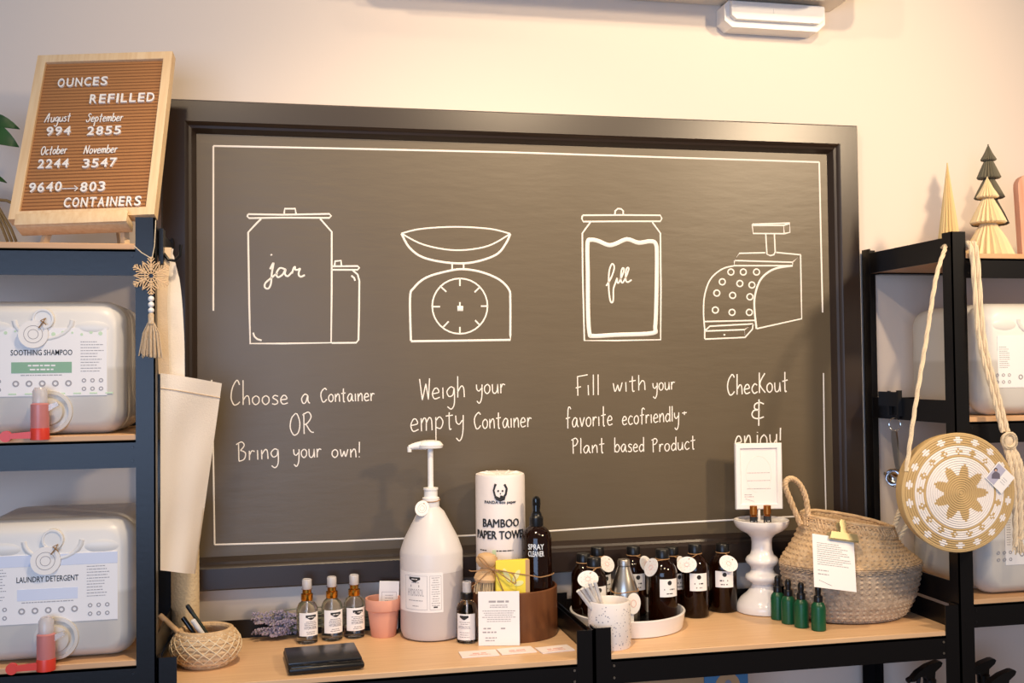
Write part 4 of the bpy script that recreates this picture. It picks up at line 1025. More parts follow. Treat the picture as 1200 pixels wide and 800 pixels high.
# three cards
for (quad, lab_) in (([(535, 762), (578, 759), (588, 771), (544, 774)], 'leftmost of the three blush business cards at the table front'), ([(581, 759), (621, 756), (630, 766), (589, 770)], 'middle one of the three blush business cards at the table front'), ([(626, 758), (665, 754), (673, 764), (637, 768)], 'blush business card at the table front nearest the black posts')):
    P4 = [on(*q_, 'z', DL) for q_ in quad]; ctr = sum(P4)/4; ux = (P4[1]-P4[0]+P4[2]-P4[3])/2; w_ = np.linalg.norm(ux); rz = math.atan2(ux[1], ux[0])
    t = thing('business_card', lab_, 'card', (ctr[0], ctr[1], DL+.0003), rz, 'blush business cards at the table front')
    MB().span((-w_/2, -.024, 0), (w_/2, .024, .0018)).build('card_sheet', 'cards', t)
    mb = MB(); pl_ = flat((0, 0, .0018), (1, 0, 0), (0, 1, 0), (0, 0, 1)); fine(mb, pl_, -.02, .022, -.004, .004, 1, .005, centre=True); fine(mb, pl_, -.026, .026, -.014, -.007, 2, .0016, centre=True); mb.build('card_print', 'pink', t)

# ================================================================== RIGHT TABLE
TC = np.array([.768, -.172]); TR = .134
ty = thing('round_tray', 'round white tray with dark reflection painted inside holding amber bottles', 'tray', (*TC, DR))
MB().lathe([(TR-.012, 0), (TR-.007, .002), (TR-.001, .034), (TR, .038), (TR-.001, .0395), (TR-.005, .0395), (TR-.006, .037), (TR-.012, .007), (TR-.03, .0062)], 64).build('tray_rim', 'cer', ty)
MB().cyl((0, 0, .0012), TR-.0135, .0062, 56).build('tray_floor', 'blackp', ty, label='tray floor with the dark reflection put into its colour')  # dark reflection inside the tray is put into the floor colour
tin = DR+.0076
# amber bottles
def amber_bottle(label, px, py_cap, zb, y, labang=.2, tagside=None, R=.0335, first=None, rz=None):
    top = on(px, py_cap, 'y', y); x = top[0]; H_ = top[2]-zb
    t = thing('amber_bottle', label, 'bottle', (x, y, zb), face((x, y)), 'amber refill bottles around the tray')
    s = H_/.158
    z = lambda v: v*s
    MB().lathe([(R*.88, 0), (R*.98, .003), (R, .007), (R, z(.104)), (R*.97, z(.112)), (R*.85, z(.122)), (R*.62, z(.131)), (R*.46, z(.136)), (R*.42, z(.139)), (R*.42, z(.146))], 36).build('bottle', 'amber', t)
    cp = MB(); cp.lathe([(.0155, z(.139)), (.016, z(.1395)), (.016, z(.156)), (.0145, z(.158)), (.004, z(.158))], 28); cp.build('cap', 'blackp', t)
    lab = MB().patch(R, labang-.68, labang+.68, z(.060), z(.098)).build('label', 'paper', t); pl_ = wrapR(R+.0006, labang)
    mb = MB(); disc(mb, pl_, 0, z(.090), .0052, n=16); text(mb, 'REFILL', pl_, -.013, .013, z(.073), .0045) if False else fine(mb, pl_, -.014, .014, z(.072), z(.080), 1, .003, centre=True); fine(mb, pl_, -.010, .010, z(.064), z(.070), 1, .0022, centre=True); mb.build('label_print', 'ink', lab)
    MB().tube([(.0162*math.cos(i*PI/10), .0162*math.sin(i*PI/10), z(.1375)) for i in range(20)], .0011, 6, closed=True).build('neck_twine', 'twine', t)
    if tagside is not None:
        dx, dz, tilt, turn = tagside
        X = Matrix.Translation((dx, -R-.004, z(.128)+dz)) @ Matrix.Rotation(turn, 4, 'Z') @ Matrix.Rotation(tilt, 4, 'Y') @ Matrix.Rotation(PI/2-.3, 4, 'X')
        tg = MB().lathe([(.0025, -.0006), (.0235, -.0006), (.0235, .0006), (.0025, .0006)], 32, X=X @ Matrix.Diagonal((1, .8, 1, 1))).build('hang_tag', 'tag', t)
        mb = MB()
        for k in range(16): a = k*2*PI/16; r_ = .009+.007*(k % 2); mb.lathe([(.0007, .0004), (.0007, .0011)], 6, (r_*math.cos(a), r_*.8*math.sin(a), 0), X=X)
        mb.tube([tuple(X @ Vector((.0055*math.cos(i*PI/8), .0045*math.sin(i*PI/8), .0008))) for i in range(16)], .0005, 4, closed=True)
        mb.build('tag_print', 'pink', tg)
        MB().tube([(.006, -.016, z(.1375)), tuple(X @ Vector((.006, .012, .002)))], .0010, 6).build('tag_string', 'twine', tg)
    return t
amber_bottle('amber bottle at the tray left edge, plain, behind the glass straws', 683.5, 648, tin, -.15, .6, None, R=.029)
amber_bottle('amber bottle at the back left of the tray with label turned right', 700, 640.5, tin, -.100, .75, (.022, -.003, .3, .7), R=.031)
amber_bottle('amber bottle with oval tag standing just behind the terrazzo cup', 696, 653, tin, -.209, .42, (-.014, -.012, -.1, .0), R=.029)
amber_bottle('amber bottle at the back of the tray right behind the steel bottle', 742, 639.5, tin, -.095, .35, (.030, -.006, .5, .8), R=.031)
amber_bottle('front amber bottle at the right side of the white tray', 776, 643, tin, TC[1]-.018, .48, (-.026, -.004, -.8, -.6), R=.034)
amber_bottle('amber bottle half hidden behind the front right tray bottle', 787, 640.5, DR+.0003, -.075, .62, (.024, -.006, .7, .9), R=.030)
amber_bottle('left one of the two amber bottles on the bare wood beside the tray', 814, 637, DR+.0003, -.122, .28, (-.019, -.011, -.15, -.1), R=.0325)
amber_bottle('amber bottle beside the white pedestal, rightmost in the amber row', 846.5, 636.5, DR+.0003, -.085, .12, (.014, -.011, .45, .2))
# steel bottle
q = on(731, 655, 'y', TC[1]-.050); sx_, sy_ = q[0], q[1]
sbt = thing('steel_bottle', 'pointed silver metal bottle with round tag standing in the tray', 'bottle', (sx_, sy_, tin), face((sx_, sy_)))
h_ = q[2]-tin; R = .0345
MB().lathe([(R*.92, 0), (R, .004), (R, h_*.30), (R*.98, h_*.42), (R*.86, h_*.58), (R*.66, h_*.73), (R*.46, h_*.85), (R*.40, h_*.90)], 40).build('body', 'steel', sbt)
MB().lathe([(.0125, h_*.905), (.0138, h_*.91), (.0138, h_*.985), (.0125, h_), (.003, h_)], 28).build('cap', mat('dull_aluminium', '#B8B2AA', .4, 1), sbt)
MB().tube([((R*.93)*math.cos(i*PI/14), (R*.93)*math.sin(i*PI/14), h_*.55+.002*math.sin(i*.6)) for i in range(28)], .0012, 6, closed=True).build('twine', 'twine', sbt)
X = Matrix.Translation((.020, -R*.93, h_*.40)) @ Matrix.Rotation(.35, 4, 'Z') @ Matrix.Rotation(.1, 4, 'Y') @ Matrix.Rotation(PI/2-.05, 4, 'X')
tg = MB().lathe([(.0025, 0), (.0205, 0), (.0205, .0012), (.0025, .0012)], 32, X=X @ Matrix.Diagonal((.82, 1.15, 1, 1))).build('hang_tag', 'tag', sbt)
MB().tube([tuple(X @ Vector((.006*math.cos(i*PI/8), .008*math.sin(i*PI/8), .0014))) for i in range(16)], .0006, 4, closed=True).build('tag_print', 'pink', tg)
MB().patch(R+.0004, .02, .62, .004, h_*.30, n=8).build('paper_strip', 'paper', sbt)
# terrazzo cup with straws
q, k = desk(714.5, 763, 25, DR); cu = thing('terrazzo_cup', 'white speckled terrazzo cup of clear straws in front of the tray', 'cup', q, face(q))
R = 25*k; H_ = .099
MB().lathe([(R*.96, 0), (R, .003), (R, H_-.003), (R-.002, H_), (R-.004, H_), (R-.006, H_-.003), (R-.006, .007), (R*.5, .0065)], 48).build('cup_wall', 'terraz', cu)
mb = MB(); pl_ = wrapR(R+.00005)
for i in range(150):
    a = random.uniform(-R*1.7, R*1.7); z_ = random.uniform(.004, H_-.005); w_ = random.uniform(.0005, .0016); t_ = random.uniform(0, 3)
    n_ = 5; vs_ = [pl_(a+w_*random.uniform(.6, 1.3)*math.cos(2*PI*j/n_+t_), z_+w_*random.uniform(.6, 1.3)*math.sin(2*PI*j/n_+t_), q_) for q_ in (-.0001, .00025) for j in range(n_)]
    mb.add(vs_, [tuple(range(n_)), tuple(range(2*n_-1, n_-1, -1))]+[(j, (j+1) % n_, n_+(j+1) % n_, n_+j) for j in range(n_)])
mb.build('specks', 'speck', cu)
cux, cuy = q[0], q[1]
strw = mat('frosted_straw', '#F2F0F0', .15, trans=.45)
for i, (tx, ty_, bx_, yy) in enumerate(((677.5, 692, .010, -.006), (682, 689.5, .014, .004), (687, 688, .018, -.002), (691, 683, .004, .014), (697, 681.5, .009, .020))):
    tip = on(tx, ty_, 'y', cuy+yy-.01); b_ = np.array([cux+bx_+.004, cuy+yy, DR+.009])
    st = thing('straw', ['clear straw leaning furthest left out of the terrazzo cup', 'clear straw second from the left in the terrazzo cup', 'clear straw third from the left in the terrazzo cup', 'clear straw second from the right in the terrazzo cup', 'clear straw furthest right and tallest in the terrazzo cup'][i], 'straw', b_, 0, 'clear straws in the terrazzo cup')
    d = tip-b_; MB().tube([(0, 0, 0), tuple(d)], .0042, 10).build('straw_tube', strw, st)
    MB().tube([tuple(d*.995), tuple(d*1.004)], .0046, 10).build('straw_rim', 'white', st)
# pedestal with sign and vials
PY = -.116; px_ = on(893, 660, 'y', PY)[0]; kp = depth((px_, PY, 1.0))/F
pd = thing('ceramic_pedestal', 'white turned ceramic candle pedestal holding a framed sign beside the basket', 'pedestal', (px_, PY, DR))
zp = lambda py: on(893, py, 'y', PY)[2]-DR
z0p = zp(719); zs = lambda py: max(0, zp(py)-z0p)*(1.0+z0p/zp(606))
prof = [(27, 719.5), (30.5, 718), (31, 714), (30, 709), (25, 702), (18, 696), (13.5, 690), (12.3, 686), (15, 683), (19, 680.5), (20, 677.5), (18.5, 674.5), (14.5, 672), (12.8, 668), (14, 664), (18, 660.5), (19.2, 657), (17.5, 653.5), (13.5, 650), (12, 644), (11.6, 636), (12.5, 630), (17, 625), (25, 621), (30, 616), (32, 611), (32, 608.5), (30.8, 608), (29.5, 610), (22, 612.5), (8, 613)]
MB().lathe([(r_*kp, zs(y_)) for r_, y_ in prof], 56).build('turned_body', 'cer', pd, ang=50)
MB().cyl((0, 0, zs(613.5)), 29*kp, zs(612.2)-zs(613.5), 40).build('dish_floor', 'cer', pd)
ptop = DR+zs(612.2)
sg = thing('framed_sign', 'small white framed sheet on a short stem standing on the ceramic pedestal', 'sign', (px_, PY+.012, ptop+.0004), face((px_, PY))*.35)
fz0 = on(893, 597, 'y', PY)[2]-ptop; fz1 = on(893, 519.5, 'y', PY)[2]-ptop; fw = 55.5*kp
mb = MB(); fb = .0135; pf = [(0, .006), (0, -.005), (.002, -.007), (fb-.002, -.007), (fb, -.004), (fb, .006)]
vs = []
for cx, cz, sx, sz in ((-fw/2, fz0, 1, 1), (fw/2, fz0, -1, 1), (fw/2, fz1, -1, -1), (-fw/2, fz1, 1, -1)): vs += [(cx+sx*d, y, cz+sz*d) for d, y in pf]
n = len(pf); fs = [(c_*n+j, ((c_+1) % 4)*n+j, ((c_+1) % 4)*n+(j+1) % n, c_*n+(j+1) % n) for c_ in range(4) for j in range(n)]
mb.add(vs, fs).build('frame', 'white', sg, ang=25)
sh = MB().span((-fw/2+fb-.001, -.002, fz0+fb-.001), (fw/2-fb+.001, .004, fz1-fb+.001)).build('sheet', 'cards', sg)
mb = MB(); pl_ = front_at(0, -.002, 0)
for zc in (.085, .066, .046): fine(mb, pl_, -.034, .034, fz0+zc+.002, fz0+zc+.006, 1, .0014, centre=True)
fine(mb, pl_, -.036, -.010, fz0+.028, fz0+.038, 2, .0018); mb.tube([pl_(-.034, fz0+.026, .0002), pl_(-.022, fz0+.022, .0002), pl_(-.012, fz0+.019, .0002)], .0005, 4)
mb.build('printed_text', 'grey', sh)
mb = MB(); mb.tube([pl_(.032*math.cos(a), (fz0+fz1)/2+.004+.045*math.sin(a), .0002) for a in [i*PI/20 for i in range(-8, 30)]], .0004, 4); mb.build('printed_wreath', mat('blush_wreath', '#F6E6DC', .7), sh)
mb = MB(); mb.lathe([(.014, 0), (.014, .003), (.004, .005)], 24); mb.cyl((0, 0, .003), .0035, fz0, 12); mb.build('stem', 'white', sg)
for i, (vx, lab_) in enumerate(((883.2, 'left one of two tiny amber oil vials on the pedestal dish'), (899.3, 'right one of two tiny amber oil vials on the pedestal dish'))):
    vy = PY-.030; x_ = on(vx, 610, 'y', vy)[0]; t = thing('oil_vial', lab_, 'vial', (x_, vy, ptop+.0003), face((x_, vy)), 'tiny oil vials on the pedestal')
    MB().lathe([(.0085, 0), (.0092, .001), (.0092, .021), (.006, .024), (.005, .027)], 24).build('bottle', 'amber2', t)
    MB().lathe([(.0085, .0245), (.009, .025), (.009, .045), (.008, .046)], 24).build('cap', mat('copper_cap', '#B5702E', .3, .7), t)
    lab = MB().patch(.0092, -1.2, 1.2, .002, .020, n=10).build('label', 'ink', t)
    mb = MB(); fine(mb, wrapR(.0098), -.008, .008, .003, .011, 2, .0015, centre=True); mb.build('label_print', 'paper', lab)
# green dropper bottles
for i, (px, py) in enumerate(((910, 725.5), (922.5, 730.5), (937.5, 735), (957.5, 738.5))):
    q, k = desk(px, py, 8, DR); q = q+np.array([-.002, -.012, 0])
    t = thing('green_dropper_bottle', ['frosted green dropper bottle nearest the white pedestal, leftmost of four', 'second green dropper bottle from the white pedestal', 'third green dropper bottle from the white pedestal', 'green dropper bottle set apart, rightmost of four in front of the belly basket'][i], 'dropper bottle', q, .4*i, 'green dropper bottles')
    R = .0164
    MB().lathe([(R*.9, 0), (R, .002), (R, .050), (R*.95, .055), (R*.75, .061), (R*.5, .065), (R*.46, .069)], 28).build('bottle', 'greeng', t)
    MB().lathe([(.0096, .064), (.0100, .0645), (.0100, .076), (.0085, .078)], 20).build('collar', 'blackp', t)
    MB().lathe([(.0065, .077), (.0060, .082), (.0072, .090), (.0066, .098), (.004, .102), (.0005, .1025)], 18).build('rubber_bulb', 'blackp', t)
# belly basket
BC = np.array([on(997.5, 700, 'y', -.215)[0], -.215]); RX, RY = .168, .125
bk = thing('belly_basket', 'large seagrass belly basket with folded-over top and loop handles', 'basket', (*BC, DR))
def weave(p, a, z):
    g = 1+.017*math.sin(58*a+PI*(round(z/.0055) % 2)); return (p[0]*g, p[1]*g, p[2])
def bfn(p, a, z):
    k = min(1, max(0, (z-.13)/.10)); x, y, zz_ = weave(p, a, z)
    return (x-.006*k, y, zz_-.16*k*(x)*1.0-.012*k+.02*k*(y/.1 if y > 0 else 0)*.6)
def rows_(pts, amp, n):
    out = []
    for j in range(len(pts)-1):
        (r0, z0), (r1, z1) = pts[j], pts[j+1]
        for i in range(n):
            t = i/n; out.append((r0+(r1-r0)*t+amp*(i % 2), z0+(z1-z0)*t))
    return out+[pts[-1]]
low = rows_([(.70, .002), (.79, .012), (.90, .045), (.97, .085), (1.0, .118), (1.012, .130)], .024, 6)
MB().lathe([(r*RX, z) for r, z in low]+[(.96*RX, .132), (.94*RX, .118), (.72*RX, .012), (.5*RX, .008)], 232, ey=RY/RX, fn=weave).build('lower_body', 'seagd', bk, label='darker greyish lower half', ang=70)
up = rows_([(1.008, .1305), (.97, .142), (.88, .160), (.78, .182), (.71, .205), (.675, .228), (.665, .236)], .020, 4)
MB().lathe([(r*RX, z) for r, z in up]+[(.64*RX, .236), (.635*RX, .228), (.67*RX, .205), (.74*RX, .182), (.85*RX, .158), (.95*RX, .136)], 232, ey=RY/RX, fn=bfn).build('upper_body', 'seag', bk, ang=70)
mb = MB()
rim = []
for i in range(72):
    a = 2*PI*i/72; rim.append(bfn((.655*RX*math.cos(a), .655*RY*math.sin(a), .239), a, .239))
mb.tube(rim, .0045, 8, closed=True)
for i in range(0, 72):
    a = 2*PI*i/72; p_ = Vector(bfn((.672*RX*math.cos(a), .672*RY*math.sin(a), .236), a, .236)); p2 = Vector(bfn((.70*RX*math.cos(a+.07), .70*RY*math.sin(a+.07), .216), a, .216))
    mb.tube([tuple(p_), tuple(p2)], .0024, 5)
mb.build('braided_rim', 'seag', bk)
def braid(path, r, parent, name, m):
    mb = MB(); P_ = [np.array(p) for p in smooth(path, 14)]; n_ = len(P_)
    for ph in (0, 2*PI/3, 4*PI/3):
        pts = []
        for i in range(n_):
            t = P_[min(i+1, n_-1)]-P_[max(i-1, 0)]; t /= np.linalg.norm(t); u = np.cross(t, [0, 1, .1]); u /= np.linalg.norm(u); v = np.cross(t, u)
            a = ph+i*.55; pts.append(tuple(P_[i]+r*.6*(u*math.cos(a)+v*math.sin(a))))
        mb.tube(pts, r*.68, 6)
    return mb.build(name, m, parent)
bo = np.array([*BC, DR]); bp = lambda x, y, yy: on(x, y, 'y', yy)-bo
braid([bp(938, 614, -.235), bp(927, 588, -.24), bp(920, 568, -.245), bp(926, 560.5, -.245), bp(936, 566, -.24), bp(944, 582, -.235), bp(947, 604, -.23)], .0056, bk, 'handle', 'seag')
braid([bp(1045, 632, -.24), bp(1050, 612, -.245), bp(1055, 598, -.25), bp(1064, 588, -.25), bp(1069, 596, -.245), bp(1064, 612, -.24), bp(1052, 632, -.235)], .0056, bk, 'handle', 'straw')
# clipped letter on the basket
c4 = [on(962, 628, 'y', -.326), on(1012, 634, 'y', -.326), on(1003, 694, 'y', -.366), on(955, 687, 'y', -.366)]
ux = (c4[1]-c4[0]+c4[2]-c4[3])/2; vx = (c4[0]-c4[3]+c4[1]-c4[2])/2; w_ = np.linalg.norm(ux); h_ = np.linalg.norm(vx); ux /= w_; nrm = np.cross(ux, vx/h_); nrm /= np.linalg.norm(nrm); vx = np.cross(nrm, ux); 
base = (c4[2]+c4[3])/2
LT = thing('clipped_letter', 'white printed letter hanging on the front of the belly basket', 'paper', base)
LT.rotation_euler = Matrix(((ux[0], -nrm[0], vx[0]), (ux[1], -nrm[1], vx[1]), (ux[2], -nrm[2], vx[2]))).to_euler()
MB().span((-w_/2, 0, 0), (w_/2, .0012, h_)).build('sheet', 'paper', LT)
mb = MB(); pl_ = front_at(0, 0, 0); fine(mb, pl_, -w_*.40, w_*.40, h_*.42, h_*.86, 11, .0016, fill=.9); fine(mb, pl_, -w_*.40, -w_*.1, h_*.22, h_*.36, 2, .0022); mb.tube([pl_(-w_*.38, h_*.14, .0002), pl_(-w_*.2, h_*.09, .0002), pl_(-w_*.08, h_*.06, .0002)], .0006, 4); mb.build('printed_text', 'grey', LT)
cp = thing('bulldog_clip', 'pale gold bulldog clip holding the letter to the basket rim', 'clip', tuple((c4[0]+c4[1])/2)); cp.rotation_euler = LT.rotation_euler
MB().prism([(-.036, -.004), (.036, -.004), (.032, .012), (-.032, .012)], -.010, .012).tube([(-.036, -.006, -.004), (.036, -.006, -.004)], .003, 8).build('jaw', 'brass', cp)
mb = MB(); mb.prism([(-.008, .010), (.008, .010), (.006, .024), (.009, .034), (.006, .043), (-.006, .043), (-.009, .034), (-.006, .024)], -.006, -.003); mb.prism([(-.008, .010), (.008, .010), (.006, .024), (.009, .032), (.006, .040), (-.006, .040), (-.009, .032), (-.006, .024)], .008, .011); mb.build('grip', 'brass', cp)

# ================================================================== RIGHT RACK: TREES, BAG, SPOON
def paper_tree(label, px, ptip, pbase, y, layers, m, seg=44, pleat=.16):
    """layers: list of (y pixel of the layer foot, half width px, half width px at the layer's top)"""
    b_ = on(px, pbase, 'y', y); k = depth(b_)/F; zb = 1.7545
    t = thing('paper_tree', label, 'paper tree', (b_[0], y, zb)); z = lambda py: on(px, py, 'y', y)[2]-zb
    prof = [(.001, z(ptip))]; top = ptip
    for i, (pf_, hw, tw) in enumerate(layers):
        if i: prof.append((max(.001, tw*k), z(top)-.0005))
        prof += [(hw*k*.55+tw*k*.45 if i else hw*k*.5, z((top+pf_)/2)), (hw*k, max(0.001, z(pf_)+.003 if i < len(layers)-1 else 0.0005)), (hw*k*.9, max(0, z(pf_) if i < len(layers)-1 else 0))]
        top = pf_
    prof.append((.002, max(0, prof[-1][1])))
    mb = MB(); mb.lathe(prof[::-1], seg, pleat=pleat); mb.build('honeycomb_body', m, t, ang=10)
    MB().cyl((0, 0, z(ptip)-.004), .0015, .006, 8).build('tip', m, t)
    return t
paper_tree('slim pointed gold honeycomb paper tree behind the rack post', 1112.5, 192, 298, -.30, [(296, 15, 0)], 'paperg', 36, .2)
paper_tree('tall dark olive honeycomb paper tree, back one of the tiered pair', 1161, 170, 297, -.17, [(188.5, 9, 0), (209.5, 13.5, 5), (233, 17, 6), (264, 21, 8), (297, 24, 9)], 'paperd')
paper_tree('cream honeycomb paper tree in three tiers in front of the dark tree', 1159, 208, 299, -.31, [(232, 12.5, 0), (262, 20.5, 6), (299, 29, 9)], 'paperc')
# pink wooden board at the right edge
xl = on(1192, 297, 'y', -.3)[0]; wo = thing('wooden_board', 'pinkish wooden board with rounded corner at the right edge on the rack top', 'board', (xl+.098, -.3, 1.7545)); wo.rotation_euler = (-.06, 0, 0)
hB = on(1195, 204, 'y', -.3)[2]-1.7545
poly = [(-.09, 0), (.09, 0), (.09, hB-.03)]+[(.06+.03*math.cos(a), hB-.03+.03*math.sin(a)) for a in [i*PI/12 for i in range(1, 7)]]+[(-.06-.03*math.sin(a), hB-.03+.03*math.cos(a)) for a in [i*PI/12 for i in range(0, 6)]]+[(-.09, hB-.03)]
MB().prism(poly, -.009, .009).build('board_panel', 'rose', wo); MB().tube([(.02*math.cos(i*PI/8), -.0095, hB-.035+.02*math.sin(i*PI/8)) for i in range(16)], .002, 6, closed=True).build('hole_trim', 'rose', wo)
# black clip and coffee scoop on the side beam
xs_ = RX0-.001; cy_ = -.30
zc = on(1048, 473, 'x', xs_); cl_ = thing('rack_clip', 'black clip strapped around the side beam of the right rack', 'clip', (xs_, zc[1], 1.405 if False else zc[2]))
z_c = zc[2]
MB().span((-.008, -.030, -.030), (.003, -.022, .034)).span((-.008, -.022, -.006), (-.003, .060, .030)).span((-.007, .012, -.028), (-.002, .020, .032)).span((-.006, -.026, -.036), (-.002, -.012, -.028)).build('clip_strap', 'blackp', cl_)
yk = zc[1]-.02
rg = on(1048.5, 497, 'x', xs_-.006); sp = thing('measuring_scoop', 'steel measuring scoop hanging by its ring from the clip on the right rack', 'scoop', rg)
MB().tube([(.0, .0155*math.cos(i*PI/12), .0155*math.sin(i*PI/12)) for i in range(24)], .0011, 6, closed=True, X=Matrix.Rotation(.5, 4, 'Z')).build('ring', 'chrome', sp)
hd = lambda x, y: tuple(on(x, y, 'x', xs_-.008)-rg)
MB().ribbon([hd(1048, 505), hd(1048.5, 515), hd(1050, 530), hd(1051.5, 545), hd(1053, 552)], (0, 1, .05), [.020, .026, .022, .016, .014], .004).build('handle', 'steel', sp)
bc = np.array(hd(1052, 557)); X = Matrix.Translation(tuple(bc)) @ Matrix.Rotation(-PI/2-.25, 4, 'Y') @ Matrix.Rotation(.5, 4, 'X')
MB().lathe([(.001, 0), (.014, .002), (.021, .009), (.0235, .020), (.022, .020), (.0195, .010), (.012, .004), (.001, .0025)], 32, X=X).build('bowl', 'chrome', sp)
MB().tube([tuple(bc+np.array([0, .02, 0])), tuple(bc+np.array([-.004, .052, .0]))], .0035, 8).build('side_pin', 'steel', sp)
# round woven bag
GY = -.462; g0 = on(1123, 577, 'y', GY); GR = 68*depth(g0)/F
wbg = thing('round_woven_bag', 'round golden and white coiled straw bag hanging by a cord on the right rack', 'bag', (g0[0], GY, g0[2])); wbg.rotation_euler = (.0, .0, -.10)
mb = MB(); NR, NS = 26, 144
rc = GR/NR/2
def flower(rr, a, n, ph, r0, dr):
    t = ((a*n/(2*PI)+ph) % 1)-.5; x = t*2*PI*r0/n*GR/GR; d = rr-r0
    q = math.hypot(x, d); th = math.atan2(d, x)
    return q < dr*(.62+.38*abs(math.cos(2*th))) and q > dr*.22
vs = []; fs = []; mi = []
for k in range(NR):
    rm = (k+.5)/NR
    for j in range(NS):
        a = 2*PI*j/NS; am = 2*PI*(j+.5)/NS; tri = abs(((am*9/(2*PI)) % 1)-.5)*2
        if rm < .28+.24*tri: g = 0
        elif rm < .60: g = 1
        elif rm < .64: g = 0
        elif rm < .79: g = 0 if flower(rm, am, 17, .2, .715, .062) else 1
        elif rm < .825: g = 0
        elif rm < .955: g = 1 if flower(rm, am, 18, 0, .89, .07) else 0
        else: g = 0
        mi.append(g)
base_n = 0
sect = [(-1, 0), (-.7, -.75), (0, -1.0), (.7, -.75), (1, 0)]
for k in range(NR):
    rm = (k+.5)/NR*GR; dome = -.012*(1-(rm/GR)**2)
    for j in range(NS):
        a = 2*PI*j/NS
        for u, w in sect: vs.append(((rm+u*rc)*math.cos(a), dome+w*rc*.8, (rm+u*rc)*math.sin(a)))
m5 = len(sect); MI = []
for k in range(NR):
    for j in range(NS):
        l = (j+1) % NS
        for u in range(m5-1):
            fs.append(((k*NS+j)*m5+u, (k*NS+l)*m5+u, (k*NS+l)*m5+u+1, (k*NS+j)*m5+u+1)); MI.append(mi[k*NS+j])
mb.v = vs; mb.f = fs; mb.m = MI
mb.build('front_panel', ['coilg', 'coilw'], wbg, ang=80)
MB().lathe([(GR*.985, 0), (GR*1.0, .004), (GR*1.0, .030), (GR*.99, .036), (GR*.3, .037)], 96, X=Matrix.Rotation(-PI/2, 4, 'X')).build('back_and_gusset', 'coilg', wbg)
MB().tube([(GR*1.005*math.cos(i*PI/48), .001, GR*1.005*math.sin(i*PI/48)) for i in range(96)], .0032, 8, closed=True).build('edge_coil', 'coilg', wbg)
wo_ = np.array(wbg.location); Rw = Matrix.Rotation(.10, 3, 'Z')
wp = lambda x, y, yy: np.array(Rw @ Vector(on(x, y, 'y', yy)-wo_))
def wpt(P): return np.array(Rw @ Vector(np.array(P)-wo_))
ztop = 1.7545+.012
sl = [wp(1062, 552, -.45), wp(1072, 480, -.44), wp(1085, 400, -.428), wp(1097, 325, -.415), wpt((RX0-.006, -.385, ztop)), wpt((RX0+.005, -.358, ztop+.003))]
def cord2(path, r, name, parent, n=3, m='cord'):
    return braid([tuple(p) for p in path], r, parent, name, m)
cord2(sl, .0042, 'strap', wbg)
off = .006
sr = [wpt((RX0+.022, -.356, ztop+.003)), wpt((RX0+PW+.008, -.38, ztop+.001)), wpt((RX0+PW+.012, -.412, ztop-.006)), wp(1150, 395, -.425), wp(1166, 460, -.435), wp(1178, 506, -.445)]
cord2([np.array(p)+np.array([-off, 0, 0]) for p in sr], .0048, 'strap', wbg); cord2([np.array(p)+np.array([off, .0, 0]) for p in sr], .0048, 'strap', wbg)
kn_ = wp(1180, 516, -.452)
mb = MB(); mb.ball(tuple(kn_), .016, sc=(.9, .8, 1.1)); 
for a in (-.5, .5): mb.tube([tuple(kn_+np.array([.017*math.cos(t)*math.cos(a), -.013*math.sin(t)*0-.012*abs(math.cos(a)), .016*math.sin(t)+.004*math.cos(t)*a])) for t in [i*PI/8 for i in range(16)]], .0045, 6, closed=True)
mb.build('strap_knot', 'cord', wbg)
for dx, e in ((-.010, 640), (.003, 632), (.014, 620)):
    cord2([kn_+np.array([dx*.5, 0, -.008]), wp(1189, 545, -.468)+np.array([dx, 0, 0]), wp(1194, 590, -.468)+np.array([dx, 0, 0]), wp(1195, e, -.466)+np.array([dx, 0, 0])], .0052, 'cord_end', wbg)
mb = MB(); te = wp(1193, 630, -.466)
for k in range(36): a = random.uniform(0, 2*PI); r_ = .016*random.random(); mb.tube([tuple(te+np.array([r_*.5*math.cos(a), r_*.4*math.sin(a), 0])), tuple(te+np.array([r_*math.cos(a), r_*.6*math.sin(a)-.001, -.032+random.uniform(-.006, .006)]))], .0013, 4)
mb.build('frayed_tassel', 'cord', wbg)
# portrait card pinned to the bag
c4 = [on(1171, 543.7, 'y', -.483), on(1191, 561, 'y', -.483), on(1171, 577, 'y', -.483), on(1154.5, 557, 'y', -.483)]
ctr = sum(c4)/4; e1 = c4[1]-c4[0]; e1 = (e1+(c4[2]-c4[3]))/2; w_ = np.linalg.norm(e1); e2 = (c4[0]-c4[3]+c4[1]-c4[2])/2; h_ = np.linalg.norm(e2)
pc = thing('portrait_card', 'small tilted white card with a tiny portrait pinned on the round woven bag', 'card', ctr); pc.rotation_euler = (0, math.atan2(-e1[2], e1[0]), -.05)
MB().span((-w_/2, 0, -h_/2), (w_/2, .0012, h_/2)).build('card_sheet', 'paper', pc)
ph = MB().span((-w_/2+.002, -.0004, -h_/2+.002), (-w_*.02, 0, h_/2-.002)).build('photo', mat('photo_background', '#B9B7CC', .6), pc)
pl_ = front_at(-w_*.26, -.0004, 0)
Rr = Matrix.Rotation(-math.atan2(-e1[2], e1[0]), 3, 'Y')
mb = MB(); rp = lambda a, b: (math.cos(.8)*a-math.sin(.8)*b, math.sin(.8)*a+math.cos(.8)*b)
mb.add([pl_(*rp(a, b), .0004) for a, b in ((-.011, -.010), (.009, -.012), (.009, -.001), (.003, .004), (-.004, .004), (-.010, -.001))], [(0, 1, 2, 3, 4, 5)]); mb.build('printed_clothes', 'skin', ph)
mb = MB(); u_, v_ = rp(0, .0085); disc(mb, pl_, u_, v_, .0042, .0004); mb.build('printed_hair', 'ink', ph)
